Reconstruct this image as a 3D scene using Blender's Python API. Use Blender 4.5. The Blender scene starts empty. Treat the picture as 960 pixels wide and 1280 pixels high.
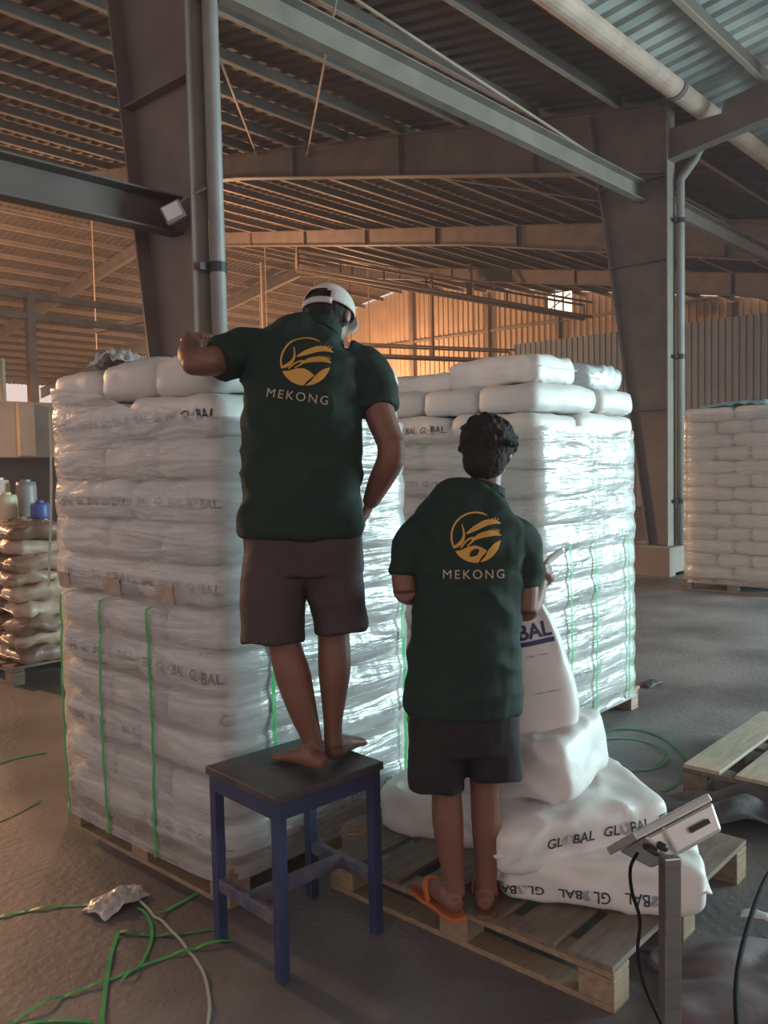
import bpy, bmesh, math, random
import numpy as np
from mathutils import Vector, Matrix, noise
from mathutils.bvhtree import BVHTree

R = math.radians
rnd = random.Random(7)
scn = bpy.context.scene
COL = scn.collection

# ------------------------------------------------------------------ camera
FPX = 1070.0
CAM_H = 1.65
HEAD, PITCH, ROLL = R(42.0), R(3.2), R(1.2)
CAM = Vector((0, 0, CAM_H))
F0 = Vector((math.cos(HEAD), math.sin(HEAD), 0))          # horizontal forward
R0 = Vector((math.sin(HEAD), -math.cos(HEAD), 0))         # horizontal right
UP = Vector((0, 0, 1))
FW = (F0 * math.cos(PITCH) - UP * math.sin(PITCH)).normalized()
U0 = R0.cross(FW).normalized()
CR = (R0 * math.cos(ROLL) - U0 * math.sin(ROLL)).normalized()
CU = (U0 * math.cos(ROLL) + R0 * math.sin(ROLL)).normalized()
cd = bpy.data.cameras.new('camera'); cam = bpy.data.objects.new('camera', cd); COL.objects.link(cam)
cd.lens = FPX / 1280 * 36; cd.sensor_width = 36; cd.clip_end = 200; cd.clip_start = .05
cam.matrix_world = Matrix(((CR.x, CU.x, -FW.x, CAM.x), (CR.y, CU.y, -FW.y, CAM.y), (CR.z, CU.z, -FW.z, CAM.z), (0, 0, 0, 1)))
scn.camera = cam

def W(px, py, d):
    """a point of the place seen at (px,py) standing d metres in front of the camera"""
    return CAM + d * (FW + CR * ((px - 480) / FPX) - CU * ((py - 640) / FPX))
def G(px, py, z=0.0):
    """a point at height z"""
    v = FW + CR * ((px - 480) / FPX) - CU * ((py - 640) / FPX)
    return CAM + v * ((z - CAM_H) / v.z)

# ------------------------------------------------------------------ world, daylight, exposure
wd = bpy.data.worlds.new('world'); scn.world = wd; wd.use_nodes = True
wd.node_tree.nodes['Background'].inputs[0].default_value = (1.0, .80, .76, 1)
wd.node_tree.nodes['Background'].inputs[1].default_value = .85
scn.view_settings.view_transform = 'Standard'; scn.view_settings.look = 'None'
scn.view_settings.exposure = 0.0; scn.view_settings.gamma = 1.0; scn.view_settings.use_curve_mapping = False

def area(name, loc, target, sx, sy, power, color):
    l = bpy.data.lights.new(name, 'AREA'); l.shape = 'RECTANGLE'; l.size = sx; l.size_y = sy; l.energy = power; l.color = color
    o = bpy.data.objects.new(name, l); COL.objects.link(o); o.location = loc
    o.rotation_euler = (Vector(target) - Vector(loc)).to_track_quat('-Z', 'Y').to_euler()
    return o
# open loading door in the side of the near hall: cool daylight
dl = area('loading_door_daylight', (12.6, -4.4, 2.0), (7.4, 2.2, -.3), 5.0, 3.6, 1050, (.64, .95, 1.0)); dl.data.spread = R(125)

# ------------------------------------------------------------------ materials
MATS = {}
def mat(name, col, rough=.6, col2=None, scale=4.0, metallic=0.0, bump=0.0, bscale=40.0, spec=.5, stretch=(1, 1, 1), coords='Object', detail=4, sharp=None):
    if name in MATS: return MATS[name]
    m = bpy.data.materials.new(name); m.use_nodes = True
    nt = m.node_tree; b = nt.nodes['Principled BSDF']
    b.inputs['Base Color'].default_value = (*col, 1); b.inputs['Roughness'].default_value = rough
    b.inputs['Metallic'].default_value = metallic; b.inputs['Specular IOR Level'].default_value = spec
    tc = nt.nodes.new('ShaderNodeTexCoord'); mp = nt.nodes.new('ShaderNodeMapping'); mp.inputs['Scale'].default_value = stretch
    nt.links.new(tc.outputs[coords], mp.inputs[0])
    if col2 is not None:
        n = nt.nodes.new('ShaderNodeTexNoise'); n.inputs['Scale'].default_value = scale; n.inputs['Detail'].default_value = detail
        nt.links.new(mp.outputs[0], n.inputs['Vector'])
        cr = nt.nodes.new('ShaderNodeValToRGB'); lo, hi = sharp or (.35, .65)
        cr.color_ramp.elements[0].position = lo; cr.color_ramp.elements[1].position = hi
        cr.color_ramp.elements[0].color = (*col, 1); cr.color_ramp.elements[1].color = (*col2, 1)
        nt.links.new(n.outputs[0], cr.inputs[0]); nt.links.new(cr.outputs[0], b.inputs['Base Color'])
    if bump:
        n2 = nt.nodes.new('ShaderNodeTexNoise'); n2.inputs['Scale'].default_value = bscale; n2.inputs['Detail'].default_value = 5
        nt.links.new(mp.outputs[0], n2.inputs['Vector'])
        bp = nt.nodes.new('ShaderNodeBump'); bp.inputs['Strength'].default_value = bump; bp.inputs['Distance'].default_value = .02
        nt.links.new(n2.outputs[0], bp.inputs['Height']); nt.links.new(bp.outputs[0], b.inputs['Normal'])
    MATS[name] = m
    return m

def film_mat(name, milk, gloss, tint=(1, 1, 1)):
    m = bpy.data.materials.new(name); m.use_nodes = True; nt = m.node_tree; N = nt.nodes; L = nt.links
    for n in list(N): N.remove(n)
    out = N.new('ShaderNodeOutputMaterial')
    tc = N.new('ShaderNodeTexCoord'); mp = N.new('ShaderNodeMapping'); mp.inputs['Scale'].default_value = (1.1, 1.1, 9.5)
    mp.inputs['Rotation'].default_value = (.04, .05, 0)
    L.new(tc.outputs['Object'], mp.inputs[0])
    n1 = N.new('ShaderNodeTexNoise'); n1.inputs['Scale'].default_value = 2.2; n1.inputs['Detail'].default_value = 3; n1.inputs['Distortion'].default_value = .6
    L.new(mp.outputs[0], n1.inputs['Vector'])
    n2 = N.new('ShaderNodeTexNoise'); n2.inputs['Scale'].default_value = 9; n2.inputs['Detail'].default_value = 3
    L.new(tc.outputs['Object'], n2.inputs['Vector'])
    ad = N.new('ShaderNodeMath'); ad.operation = 'MULTIPLY_ADD'; ad.inputs[1].default_value = .5
    L.new(n2.outputs[0], ad.inputs[0]); L.new(n1.outputs[0], ad.inputs[2])
    bp = N.new('ShaderNodeBump'); bp.inputs['Strength'].default_value = .38; bp.inputs['Distance'].default_value = .05
    L.new(ad.outputs[0], bp.inputs['Height'])
    tr = N.new('ShaderNodeBsdfTransparent'); tr.inputs[0].default_value = (.97 * tint[0], .98 * tint[1], .98 * tint[2], 1)
    gl = N.new('ShaderNodeBsdfGlossy'); gl.inputs['Roughness'].default_value = .24; L.new(bp.outputs[0], gl.inputs['Normal'])
    gl.inputs['Color'].default_value = (1, 1, 1, 1)
    df = N.new('ShaderNodeBsdfDiffuse'); df.inputs[0].default_value = (.75, .75, .74, 1)
    cr = N.new('ShaderNodeMapRange'); cr.inputs[1].default_value = .35; cr.inputs[2].default_value = .75
    cr.inputs[3].default_value = milk * .55; cr.inputs[4].default_value = milk * 1.3; L.new(n1.outputs[0], cr.inputs[0])
    m1 = N.new('ShaderNodeMixShader'); L.new(cr.outputs[0], m1.inputs[0]); L.new(tr.outputs[0], m1.inputs[1]); L.new(df.outputs[0], m1.inputs[2])
    fr = N.new('ShaderNodeFresnel'); fr.inputs[0].default_value = 1.5; L.new(bp.outputs[0], fr.inputs['Normal'])
    fm = N.new('ShaderNodeMath'); fm.operation = 'MULTIPLY_ADD'; fm.inputs[1].default_value = .8; fm.inputs[2].default_value = gloss; fm.use_clamp = True
    L.new(fr.outputs[0], fm.inputs[0])
    m2 = N.new('ShaderNodeMixShader'); L.new(fm.outputs[0], m2.inputs[0]); L.new(m1.outputs[0], m2.inputs[1]); L.new(gl.outputs[0], m2.inputs[2])
    L.new(m2.outputs[0], out.inputs[0])
    MATS[name] = m
    return m

mat('concrete', (.11, .098, .098), .55, (.23, .21, .208), 1.3, bump=.25, bscale=30, coords='Object', detail=8)
mat('steel_paint', (.15, .115, .10), .6, (.195, .15, .13), 2.2, bump=.08, bscale=60)
mat('steel_pale', (.24, .205, .17), .65, (.19, .16, .135), 3.0)
mat('purlin', (.36, .28, .225), .55, (.44, .35, .28), 2.0)
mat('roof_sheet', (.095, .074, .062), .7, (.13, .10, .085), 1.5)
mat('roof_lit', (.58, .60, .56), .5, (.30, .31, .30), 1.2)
mat('wall_sheet', (.20, .225, .26), .6, (.24, .27, .30), 1.0)
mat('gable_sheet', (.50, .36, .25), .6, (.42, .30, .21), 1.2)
mat('rust', (.16, .095, .065), .7, (.21, .13, .09), 5)
mat('beam_brown', (.085, .066, .058), .7, (.11, .085, .075), 3)
mat('grey_pipe', (.22, .21, .205), .5, (.27, .255, .245), 5)
mat('gutter', (.60, .45, .37), .4, (.44, .33, .27), 3)
mat('wood', (.36, .26, .16), .75, (.26, .185, .12), 3.0, bump=.2, bscale=25, stretch=(2, 14, 14))
mat('wood_dark', (.22, .165, .125), .8, (.15, .115, .09), 3.0, bump=.2, bscale=25, stretch=(2, 14, 14))
mat('wood_pale', (.50, .43, .33), .8, (.40, .335, .25), 3.0, bump=.2, bscale=25, stretch=(2, 14, 14))
mat('bag_white', (.62, .60, .575), .5, (.70, .68, .65), 5.0, bump=.12, bscale=14)
mat('bag_bright', (.70, .69, .665), .5, (.77, .755, .73), 5.0, bump=.15, bscale=16)
mat('bag_film', (.52, .60, .61), .22, (.64, .70, .70), 6, bump=.5, bscale=11)
mat('bag_brown', (.30, .20, .145), .4, (.52, .39, .29), 4.0, bump=.2, bscale=20)
mat('sack_tan', (.50, .37, .28), .4, (.58, .46, .36), 6, bump=.3, bscale=20)
mat('sack_umber', (.20, .13, .095), .4, (.34, .24, .18), 6, bump=.3, bscale=20)
mat('print_black', (.035, .035, .045), .6)
mat('print_blue', (.03, .045, .14), .6)
mat('print_globe', (.30, .33, .38), .6, (.62, .62, .62), 60, sharp=(.45, .55))
mat('print_brown', (.36, .25, .19), .6, (.46, .36, .29), 18)
mat('strap_green', (.05, .42, .12), .35)
mat('strap_pale', (.45, .52, .42), .35)
mat('strap_dull', (.06, .20, .09), .4)
mat('blue_paint', (.022, .034, .095), .5, (.035, .048, .12), 12, bump=.1, bscale=50)
mat('stool_top', (.040, .040, .050), .5, (.075, .065, .062), 8, bump=.12, bscale=60)
mat('worn_edge', (.14, .12, .13), .6, (.05, .06, .13), 20)
mat('skin', (.20, .088, .060), .5, (.17, .074, .050), 9, bump=.05, bscale=120)
mat('shirt_green', (.0065, .021, .0145), .85, (.008, .027, .019), 6, bump=.22, bscale=9)
mat('shorts_brown', (.048, .029, .031), .75, (.060, .037, .039), 6, bump=.2, bscale=10)
mat('shorts_dark', (.015, .009, .012), .9, (.020, .012, .015), 6, bump=.2, bscale=10)
mat('hair_black', (.012, .006, .006), .85, (.018, .010, .009), 40, bump=.6, bscale=70, stretch=(1, 1, .4))
mat('cap_white', (.66, .64, .60), .7, (.58, .56, .52), 8, bump=.1, bscale=30)
mat('cap_strap', (.55, .53, .52), .7)
mat('print_gold', (.62, .33, .055), .6)
mat('print_cream', (.50, .42, .29), .6)
mat('orange_rubber', (.50, .13, .035), .6)
mat('sole_brown', (.16, .07, .045), .7)
mat('steel_brushed', (.60, .60, .58), .28, (.50, .50, .49), 6, metallic=1.0, stretch=(1, 1, 12))
mat('steel_panel', (.62, .64, .62), .35, (.55, .57, .55), 6, metallic=.6)
mat('dark_plastic', (.03, .026, .028), .5)
mat('black_rubber', (.010, .010, .011), .8, spec=.15)
mat('tarp_dark', (.05, .04, .045), .65, (.10, .08, .085), 6, bump=.3, bscale=12)
mat('sack_mauve', (.15, .115, .125), .6, (.19, .15, .155), 6, bump=.2, bscale=12)
mat('plastic_clear_white', (.60, .58, .56), .3, (.5, .48, .46), 8)
mat('teal_sheet', (.30, .55, .56), .35)
mat('drum_cream', (.62, .55, .40), .45); mat('drum_white', (.66, .60, .52), .45)
mat('drum_blue', (.06, .10, .30), .45); mat('drum_grey', (.24, .22, .22), .45)
mat('block_wall', (.23, .185, .155), .8, (.28, .23, .20), 1.5)
mat('block_dark', (.10, .08, .075), .8, (.13, .105, .10), 1.5)
mat('panel_white', (.55, .48, .42), .6)
film_mat('film', .40, .015)
film_mat('film_far', .34, .01)
def emit(name, col, s):
    m = bpy.data.materials.new(name); m.use_nodes = True; b = m.node_tree.nodes['Principled BSDF']
    b.inputs['Base Color'].default_value = (*col, 1); b.inputs['Emission Color'].default_value = (*col, 1); b.inputs['Emission Strength'].default_value = s
    MATS[name] = m
emit('lamp_glow', (1, .62, .32), 12)
emit('sky_gap', (1, .85, .62), 1.6)

# ------------------------------------------------------------------ mesh helpers
class MB:
    def __init__(self): self.v = []; self.f = []
    def add(self, vs, fs):
        o = len(self.v); self.v += [tuple(p) for p in vs]; self.f += [tuple(i + o for i in q) for q in fs]; return self
    def box(self, c, s, rot=None):
        c = Vector(c); vs = []
        for x in (-.5, .5):
            for y in (-.5, .5):
                for z in (-.5, .5):
                    p = Vector((x * s[0], y * s[1], z * s[2]))
                    vs.append(c + (rot @ p if rot else p))
        return self.add(vs, [(0, 1, 3, 2), (4, 6, 7, 5), (0, 4, 5, 1), (2, 3, 7, 6), (0, 2, 6, 4), (1, 5, 7, 3)])
    def bar(self, a, b, w, h, side=None):
        a = Vector(a); b = Vector(b); t = (b - a).normalized()
        s = Vector(side) if side else (UP.cross(t) if abs(t.z) < .95 else Vector((1, 0, 0)))
        s = (s - t * s.dot(t)).normalized(); n = t.cross(s)
        vs = [p + s * i * w / 2 + n * j * h / 2 for p in (a, b) for i, j in ((-1, -1), (1, -1), (1, 1), (-1, 1))]
        return self.add(vs, [(3, 2, 1, 0), (4, 5, 6, 7), (0, 1, 5, 4), (1, 2, 6, 5), (2, 3, 7, 6), (3, 0, 4, 7)])
    def loft(self, rings, cap=True):
        n = len(rings[0]); vs = [p for r in rings for p in r]; fs = []
        for k in range(len(rings) - 1):
            for i in range(n):
                j = (i + 1) % n
                fs.append((k * n + i, k * n + j, (k + 1) * n + j, (k + 1) * n + i))
        if cap:
            fs.append(tuple(reversed(range(n)))); fs.append(tuple(range((len(rings) - 1) * n, len(rings) * n)))
        return self.add(vs, fs)
    def tube(self, pts, radii, seg=12, side=None, sub=0, power=2.0):
        """pts: points; radii: r or (r_side, r_other); side: vector or a list of vectors"""
        P = [Vector(p) for p in pts]
        Q = [(r, r) if not isinstance(r, (tuple, list)) else tuple(r) for r in (radii if isinstance(radii, (list, tuple)) and len(radii) == len(P) else [radii] * len(P))]
        S = list(side) if isinstance(side, list) else [side] * len(P)
        if sub:
            P2, Q2, S2 = [], [], []
            n = len(P)
            for k in range(n - 1):
                for j in range(sub):
                    t = j / sub
                    i0, i3 = max(k - 1, 0), min(k + 2, n - 1)
                    def cr(a, b, c, d): return .5 * ((2 * b) + (c - a) * t + (2 * a - 5 * b + 4 * c - d) * t * t + (3 * b - a - 3 * c + d) * t ** 3)
                    P2.append(cr(P[i0], P[k], P[k + 1], P[i3]))
                    Q2.append(tuple(max(.001, cr(Q[i0][q], Q[k][q], Q[k + 1][q], Q[i3][q])) for q in (0, 1)))
                    S2.append(None if S[k] is None else S[k].lerp(S[k + 1], t))
            P2.append(P[-1]); Q2.append(Q[-1]); S2.append(S[-1]); P, Q, S = P2, Q2, S2
        rings = []; last = None
        for k, p in enumerate(P):
            t = (P[min(k + 1, len(P) - 1)] - P[max(k - 1, 0)]).normalized()
            s = S[k]
            if s is None: s = last if last is not None else (UP.cross(t) if abs(t.z) < .9 else Vector((1, 0, 0)))
            s = (s - t * s.dot(t)).normalized(); last = s; n_ = t.cross(s)
            ring = []
            for i in range(seg):
                a = 2 * math.pi * i / seg; c, d = math.cos(a), math.sin(a)
                e = 2 / power
                c = math.copysign(abs(c) ** e, c); d = math.copysign(abs(d) ** e, d)
                ring.append(p + s * c * Q[k][0] + n_ * d * Q[k][1])
            rings.append(ring)
        return self.loft(rings)
    def ellipsoid(self, c, rx, ry, rz, rot=None, seg=20, rows=12):
        c = Vector(c); rings = []
        for k in range(rows + 1):
            th = math.pi * (k + .02) / (rows + .04)
            rings.append([c + (rot @ Vector((rx * math.sin(th) * math.cos(a), ry * math.sin(th) * math.sin(a), rz * math.cos(th))) if rot else
                          Vector((rx * math.sin(th) * math.cos(a), ry * math.sin(th) * math.sin(a), rz * math.cos(th))))
                          for a in [2 * math.pi * i / seg for i in range(seg)]])
        rings.reverse()
        return self.loft(rings)
    def mesh(self, name, m=None, smooth=False):
        me = bpy.data.meshes.new(name); me.from_pydata(self.v, [], self.f); me.update()
        if m: me.materials.append(MATS[m])
        if smooth: me.polygons.foreach_set('use_smooth', [True] * len(me.polygons))
        return me
    def build(self, name, m, parent=None, smooth=False, bevel=0, origin=None):
        me = self.mesh(name, m, smooth)
        if origin is not None: me.transform(Matrix.Translation(-Vector(origin)))
        o = link(name, me, parent)
        if origin is not None: o.location = origin
        if bevel:
            b = o.modifiers.new('bevel', 'BEVEL'); b.width = bevel; b.segments = 2; b.limit_method = 'ANGLE'
        return o

def link(name, data, parent=None):
    o = bpy.data.objects.new(name, data); COL.objects.link(o)
    if parent is not None: o.parent = parent
    return o
def tag(o, label=None, cat=None, group=None, kind=None):
    if label: o['label'] = label
    if cat: o['category'] = cat
    if group: o['group'] = group
    if kind: o['kind'] = kind
    return o
def thing(name, loc, label, cat, group=None, rz=0.0):
    o = link(name, None); o.location = loc; o.rotation_euler = (0, 0, rz)
    return tag(o, label, cat, group)
def keep(o, parent):
    """parent without moving (parent: unrotated empty)"""
    o.parent = parent; o.matrix_parent_inverse = Matrix.LocRotScale(parent.location, parent.rotation_euler, parent.scale).inverted()
    return o
def solid(name, mb, m, parent=None, voxel=.006, smooth=6, disp=None):
    """union of overlapping closed shapes as one continuous skin"""
    me = mb.mesh(name); t = bpy.data.objects.new('tmp', me); COL.objects.link(t)
    r = t.modifiers.new('r', 'REMESH'); r.mode = 'VOXEL'; r.voxel_size = voxel; r.use_smooth_shade = True
    s = t.modifiers.new('s', 'SMOOTH'); s.factor = .5; s.iterations = smooth
    dg = bpy.context.evaluated_depsgraph_get(); ev = t.evaluated_get(dg)
    nm = bpy.data.meshes.new_from_object(ev); nm.name = name
    bpy.data.objects.remove(t); bpy.data.meshes.remove(me)
    if disp:
        n = len(nm.vertices); co = np.empty(n * 3); nm.vertices.foreach_get('co', co); co = co.reshape(-1, 3)
        no = np.empty(n * 3); nm.vertices.foreach_get('normal', no); no = no.reshape(-1, 3)
        for i in range(n):
            d = disp(Vector(co[i]))
            co[i] += no[i] * d
        nm.vertices.foreach_set('co', co.ravel()); nm.update()
    nm.polygons.foreach_set('use_smooth', [True] * len(nm.polygons))
    nm.materials.clear(); nm.materials.append(MATS[m])
    o = link(name, nm)
    if parent is not None: keep(o, parent)
    return o

# ------------------------------------------------------------------ the hall
ROW = 5.13                         # the column row between the two halls
FRX = [3.84, 11.84, 19.84, 27.84]  # portal frames
RIDGE_Y, RIDGE_Z, EAVE_Z = 30.1, 11.2, 6.75
SL = (RIDGE_Z - EAVE_Z) / (RIDGE_Y - 5.0)
FAR_Y, FAR_Z = 56.0, 7.4
XE0, XE1 = -6.0, 36.0
def roof_z(y):
    if y < 4.96: return 6.58 + .16 * (4.7 - y)
    return EAVE_Z + SL * (y - 5.0) if y <= RIDGE_Y else RIDGE_Z - (RIDGE_Z - FAR_Z) * (y - RIDGE_Y) / (FAR_Y - RIDGE_Y)

fl = MB().add([(-12, -14, 0), (40, -14, 0), (40, 60, 0), (-12, 60, 0)], [(0, 1, 2, 3)]).build('floor', 'concrete'); tag(fl, 'dusty grey concrete floor of the warehouse', 'floor', kind='structure')

def corrugated(name, p0, along, run, length, runlen, pitch, depth, normal, m, parent=None):
    """profile goes along `along`, straight along `run`"""
    p0 = Vector(p0); along = Vector(along).normalized(); run = Vector(run).normalized(); normal = Vector(normal).normalized()
    prof = []; n = int(length / pitch)
    for k in range(n):
        x = k * pitch
        prof += [(x, 0), (x + pitch * .52, 0), (x + pitch * .62, depth), (x + pitch * .90, depth)]
    prof.append((n * pitch, 0))
    vs = [p0 + along * x + normal * d for x, d in prof] + [p0 + along * x + normal * d + run * runlen for x, d in prof]
    q = len(prof)
    return MB().add(vs, [(i, i + 1, q + i + 1, q + i) for i in range(q - 1)]).build(name, m, parent)

ceil = link('ceiling', None); tag(ceil, 'dark corrugated sheet roof on steel purlins over the main hall', 'roof', kind='structure')
def sheet(y0, y1, m, x0=XE0, x1=XE1, name='roof_sheet'):
    z0, z1 = roof_z(y0 + 1e-4), roof_z(y1 - 1e-4); d = Vector((0, y1 - y0, z1 - z0))
    corrugated(name, (x0, y0, z0 + .02), (1, 0, 0), d, x1 - x0, d.length, .28, .05, (0, -d.z, d.y), m, ceil)
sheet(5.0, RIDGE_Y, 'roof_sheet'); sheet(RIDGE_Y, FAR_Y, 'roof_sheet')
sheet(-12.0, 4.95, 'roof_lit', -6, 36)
MB().box((15, 4.98, 6.66), (42, .02, .36)).build('flashing', 'roof_sheet', ceil)
def purlin(y, x0=XE0, x1=XE1, h=.2, w=.07):
    z = roof_z(y)
    b = MB(); zt = z - .0
    b.box(((x0 + x1) / 2, y, zt - h / 2), (x1 - x0, .012, h)).box(((x0 + x1) / 2, y + w / 2, zt - .012), (x1 - x0, w, .012))
    o = b.build('purlin', 'steel_paint', ceil)
    MB().box(((x0 + x1) / 2, y - w / 2, zt - h), (x1 - x0, w, .016)).build('purlin_lip', 'purlin', o)  # lip paler than its web: light caught along the lip put into the colour
y = 5.9
while y < FAR_Y - 1:
    if abs(y - RIDGE_Y) > .5: purlin(y)
    y += 1.38
for y in (3.9, 2.5, 1.1, -.3, -1.7, -3.1, -4.5): purlin(y, h=.22)

def plate(b, pts, n, th):
    """flat polygon with thickness th along n"""
    n = Vector(n); P = [Vector(p) for p in pts]; k = len(P)
    b.add([p - n * th / 2 for p in P] + [p + n * th / 2 for p in P], [tuple(reversed(range(k))), tuple(range(k, 2 * k))] + [(i, (i + 1) % k, k + (i + 1) % k, k + i) for i in range(k)])

def dcol(z): return .236 + .144 * z
def column(x, label):
    top = 6.7
    t = thing('steel_column', (x, ROW, 0), label, 'column'); t['kind'] = 'structure'
    b = MB(); plate(b, [(0, 0, 0), (0, dcol(0), 0), (0, dcol(top), top), (0, 0, top)], (1, 0, 0), .014); b.build('web', 'steel_paint', t)
    MB().box((0, 0, top / 2), (.25, .018, top)).build('outer_flange', 'steel_pale' , t)
    MB().bar((0, dcol(0), 0), (0, dcol(top), top), .25, .018, (1, 0, 0)).build('inner_flange', 'steel_paint', t)
    for z in (2.35, 4.45, 5.6):
        MB().box((0, dcol(z) / 2, z), (.2, dcol(z) - .02, .012)).build('stiffener', 'steel_paint', t)
    MB().box((0, .15, .02), (.4, .6, .04)).build('base_plate', 'steel_paint', t)
    return t
c1 = column(FRX[0], 'tapered steel column behind the person in the white cap')
c2 = column(FRX[1], 'tapered steel column standing behind the wrapped stack by the corrugated wall')
pl = MB().box((0, 0, .2), (.85, .8, .4)).build('column_plinth', 'block_wall'); pl.location = (FRX[1] + .02, ROW + .25, 0)
tag(pl, 'low concrete plinth around the foot of the far column', 'plinth', kind='structure')

def rafter(x, label, ends=True):
    t = thing('steel_rafter', (x, 0, 0), label, 'beam'); t['kind'] = 'structure'
    up = [(ROW + .1, 5.65), (14.5, 7.75), (RIDGE_Y, 10.55)]
    dn = [(RIDGE_Y, 10.55), (FAR_Y, 6.6)]
    for seg in (up, dn):
        b = MB(); poly = [(0, yy, roof_z(yy) - .2) for yy, zz in seg] + [(0, yy, zz) for yy, zz in reversed(seg)]
        plate(b, poly, (1, 0, 0), .012); b.build('web', 'steel_paint', t)
        for (y0, z0), (y1, z1) in zip(seg[:-1], seg[1:]):
            MB().bar((0, y0, z0), (0, y1, z1), .22, .016, (1, 0, 0)).build('bottom_flange', 'steel_pale', t)
            MB().bar((0, y0, roof_z(y0) - .2), (0, y1, roof_z(y1) - .2), .22, .016, (1, 0, 0)).build('top_flange', 'steel_paint', t)
    zb = lambda yy: float(np.interp(yy, [p[0] for p in up + dn[1:]], [p[1] for p in up + dn[1:]]))
    yy = 7.3
    while yy < 54:
        h = roof_z(yy) - .2 - zb(yy)
        MB().box((0, yy, zb(yy) + h / 2), (.2, .012, h)).build('stiffener', 'steel_paint', t)
        yy += 2.76
    return t
for x, n in zip(FRX, ('over the column behind the capped person', 'crossing to the far tapered column', 'third along the hall', 'fourth along the hall')):
    rafter(x, 'steel rafter with stiffened web under the roof, ' + n)
# rafters of the near hall
for x, n in ((FRX[1], 'running out of frame from the far column head'), (FRX[2], 'one bay behind the far column')):
    t = thing('near_hall_rafter', (x, 0, 0), 'dark rafter of the daylit roof ' + n, 'beam'); t['kind'] = 'structure'
    b = MB(); plate(b, [(0, ROW, 5.80), (0, ROW, 6.25), (0, 4.42, 6.25), (0, 4.38, roof_z(4.38) - .22), (0, -10, roof_z(-10) - .22), (0, -10, roof_z(-10) - .75)], (1, 0, 0), .012); b.build('web', 'steel_paint', t)
    MB().bar((0, ROW, 5.80), (0, -10, roof_z(-10) - .75), .2, .016, (1, 0, 0)).build('bottom_flange', 'steel_paint', t)
# eave struts
def strut(x0, x1, y, z, h, w, m, label, name='eave_strut'):
    b = MB().box(((x0 + x1) / 2, y, z), (x1 - x0, .012, h)).box(((x0 + x1) / 2, y - w / 2, z + h / 2), (x1 - x0, w, .014)).box(((x0 + x1) / 2, y - w / 2, z - h / 2), (x1 - x0, w, .014))
    o = b.build(name, m); tag(o, label, 'beam', kind='structure')
strut(FRX[0], FRX[1], ROW + .45, 5.45, .26, .12, 'steel_pale', 'pale steel strut sloping across between the two columns')
strut(-6, FRX[0], ROW + .40, 3.52, .26, .14, 'beam_brown', 'brown steel beam meeting the column behind the capped person')
strut(FRX[1], FRX[2], ROW + .45, 5.45, .26, .12, 'steel_pale', 'pale steel strut beyond the far column')
# roof bracing rods
for i, (a, b_) in enumerate((((FRX[0], 6.2, 6.6), (FRX[1], ROW + .5, 5.6)), ((FRX[0], 5.6, 5.9), (FRX[1], 14.0, 8.1)), ((FRX[1], 14, 8.2), (FRX[2], 6.2, 6.6)), ((FRX[1] - 6, 5.5, 6.6), (FRX[1], 12.5, 7.7)))):
    o = MB().tube([a, b_], .018, 6).build('bracing_rod', 'purlin', smooth=True)
    tag(o, 'thin steel bracing rod under the roof, ' + ('reaching the far column', 'crossing the first bay', 'in the second bay', 'near the gutter')[i], 'rod', kind='structure')

# gutter and downpipes
gb = MB()
prof = [(math.cos(a) * .15, math.sin(a) * .15) for a in [math.pi + math.pi * i / 10 for i in range(11)]]
ring = lambda x: [(x, 4.70 + p, 6.43 + q) for p, q in prof] + [(x, 4.70 + p * .92, 6.43 + q * .92) for p, q in reversed(prof)]
gb.loft([ring(-6), ring(36)])
gt = gb.build('roof_gutter', 'gutter'); tag(gt, 'half round valley gutter running above the column row', 'gutter', kind='structure')
for x in (FRX[1] - .9, FRX[1] + .4):
    MB().loft([[(xx, 4.70 + p * 1.12, 6.43 + q * 1.12) for p, q in prof] + [(xx, 4.70 + p, 6.43 + q) for p, q in reversed(prof)] for xx in (x, x + .1)]).build('gutter_bracket', 'steel_paint', gt)
def downpipe(x, y, label, z1, z0=0.0):
    t = thing('downpipe', (x, y, 0), label, 'pipe')
    MB().tube([(0, 0, z0), (0, 0, z1 - .3), (0, 0, z1), (.17, -.13, z1 + .28), (.22, -.2, z1 + .45), (.22, -.27, z1 + .62), (.22, -.33, 6.34)], .058, 14, side=Vector((1, 0, 0))).build('pipe', 'grey_pipe', t, smooth=True)
    for z in (1.0, 3.05, z1 - .6):
        MB().tube([(0, 0, z), (0, 0, z + .07)], .068, 14).build('clamp', 'dark_plastic', t)
        MB().box((-.07, .03, z + .035), (.14, .03, .05)).build('clamp_arm', 'dark_plastic', t)
    return t
downpipe(FRX[0] + .03, ROW - .085, 'grey plastic downpipe clamped to the column behind the capped person', 5.55)
downpipe(FRX[1] + .13, ROW - .09, 'grey downpipe with an elbow under the gutter on the far column', 5.55, .4)
# small floodlight on the near column
ft = thing('floodlight', W(217, 266, 6.1), 'small unlit floodlight clamped to the column over the capped person', 'floodlight')
Rf = Matrix.Rotation(HEAD - math.pi / 2, 3, 'Z') @ Matrix.Rotation(R(-25), 3, 'Y')
MB().box((0, 0, 0), (.15, .07, .13), Rf).build('housing', 'drum_grey', ft, bevel=.008)
MB().box(Rf @ Vector((0, -.04, 0)), (.12, .012, .10), Rf).build('glass', 'steel_panel', ft)
MB().tube([(0, 0, .03), (.1 * R0.x, .1 * R0.y, .11), (.24 * R0.x, .24 * R0.y, .17)], .012, 8).build('bracket', 'steel_pale', ft)

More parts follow.
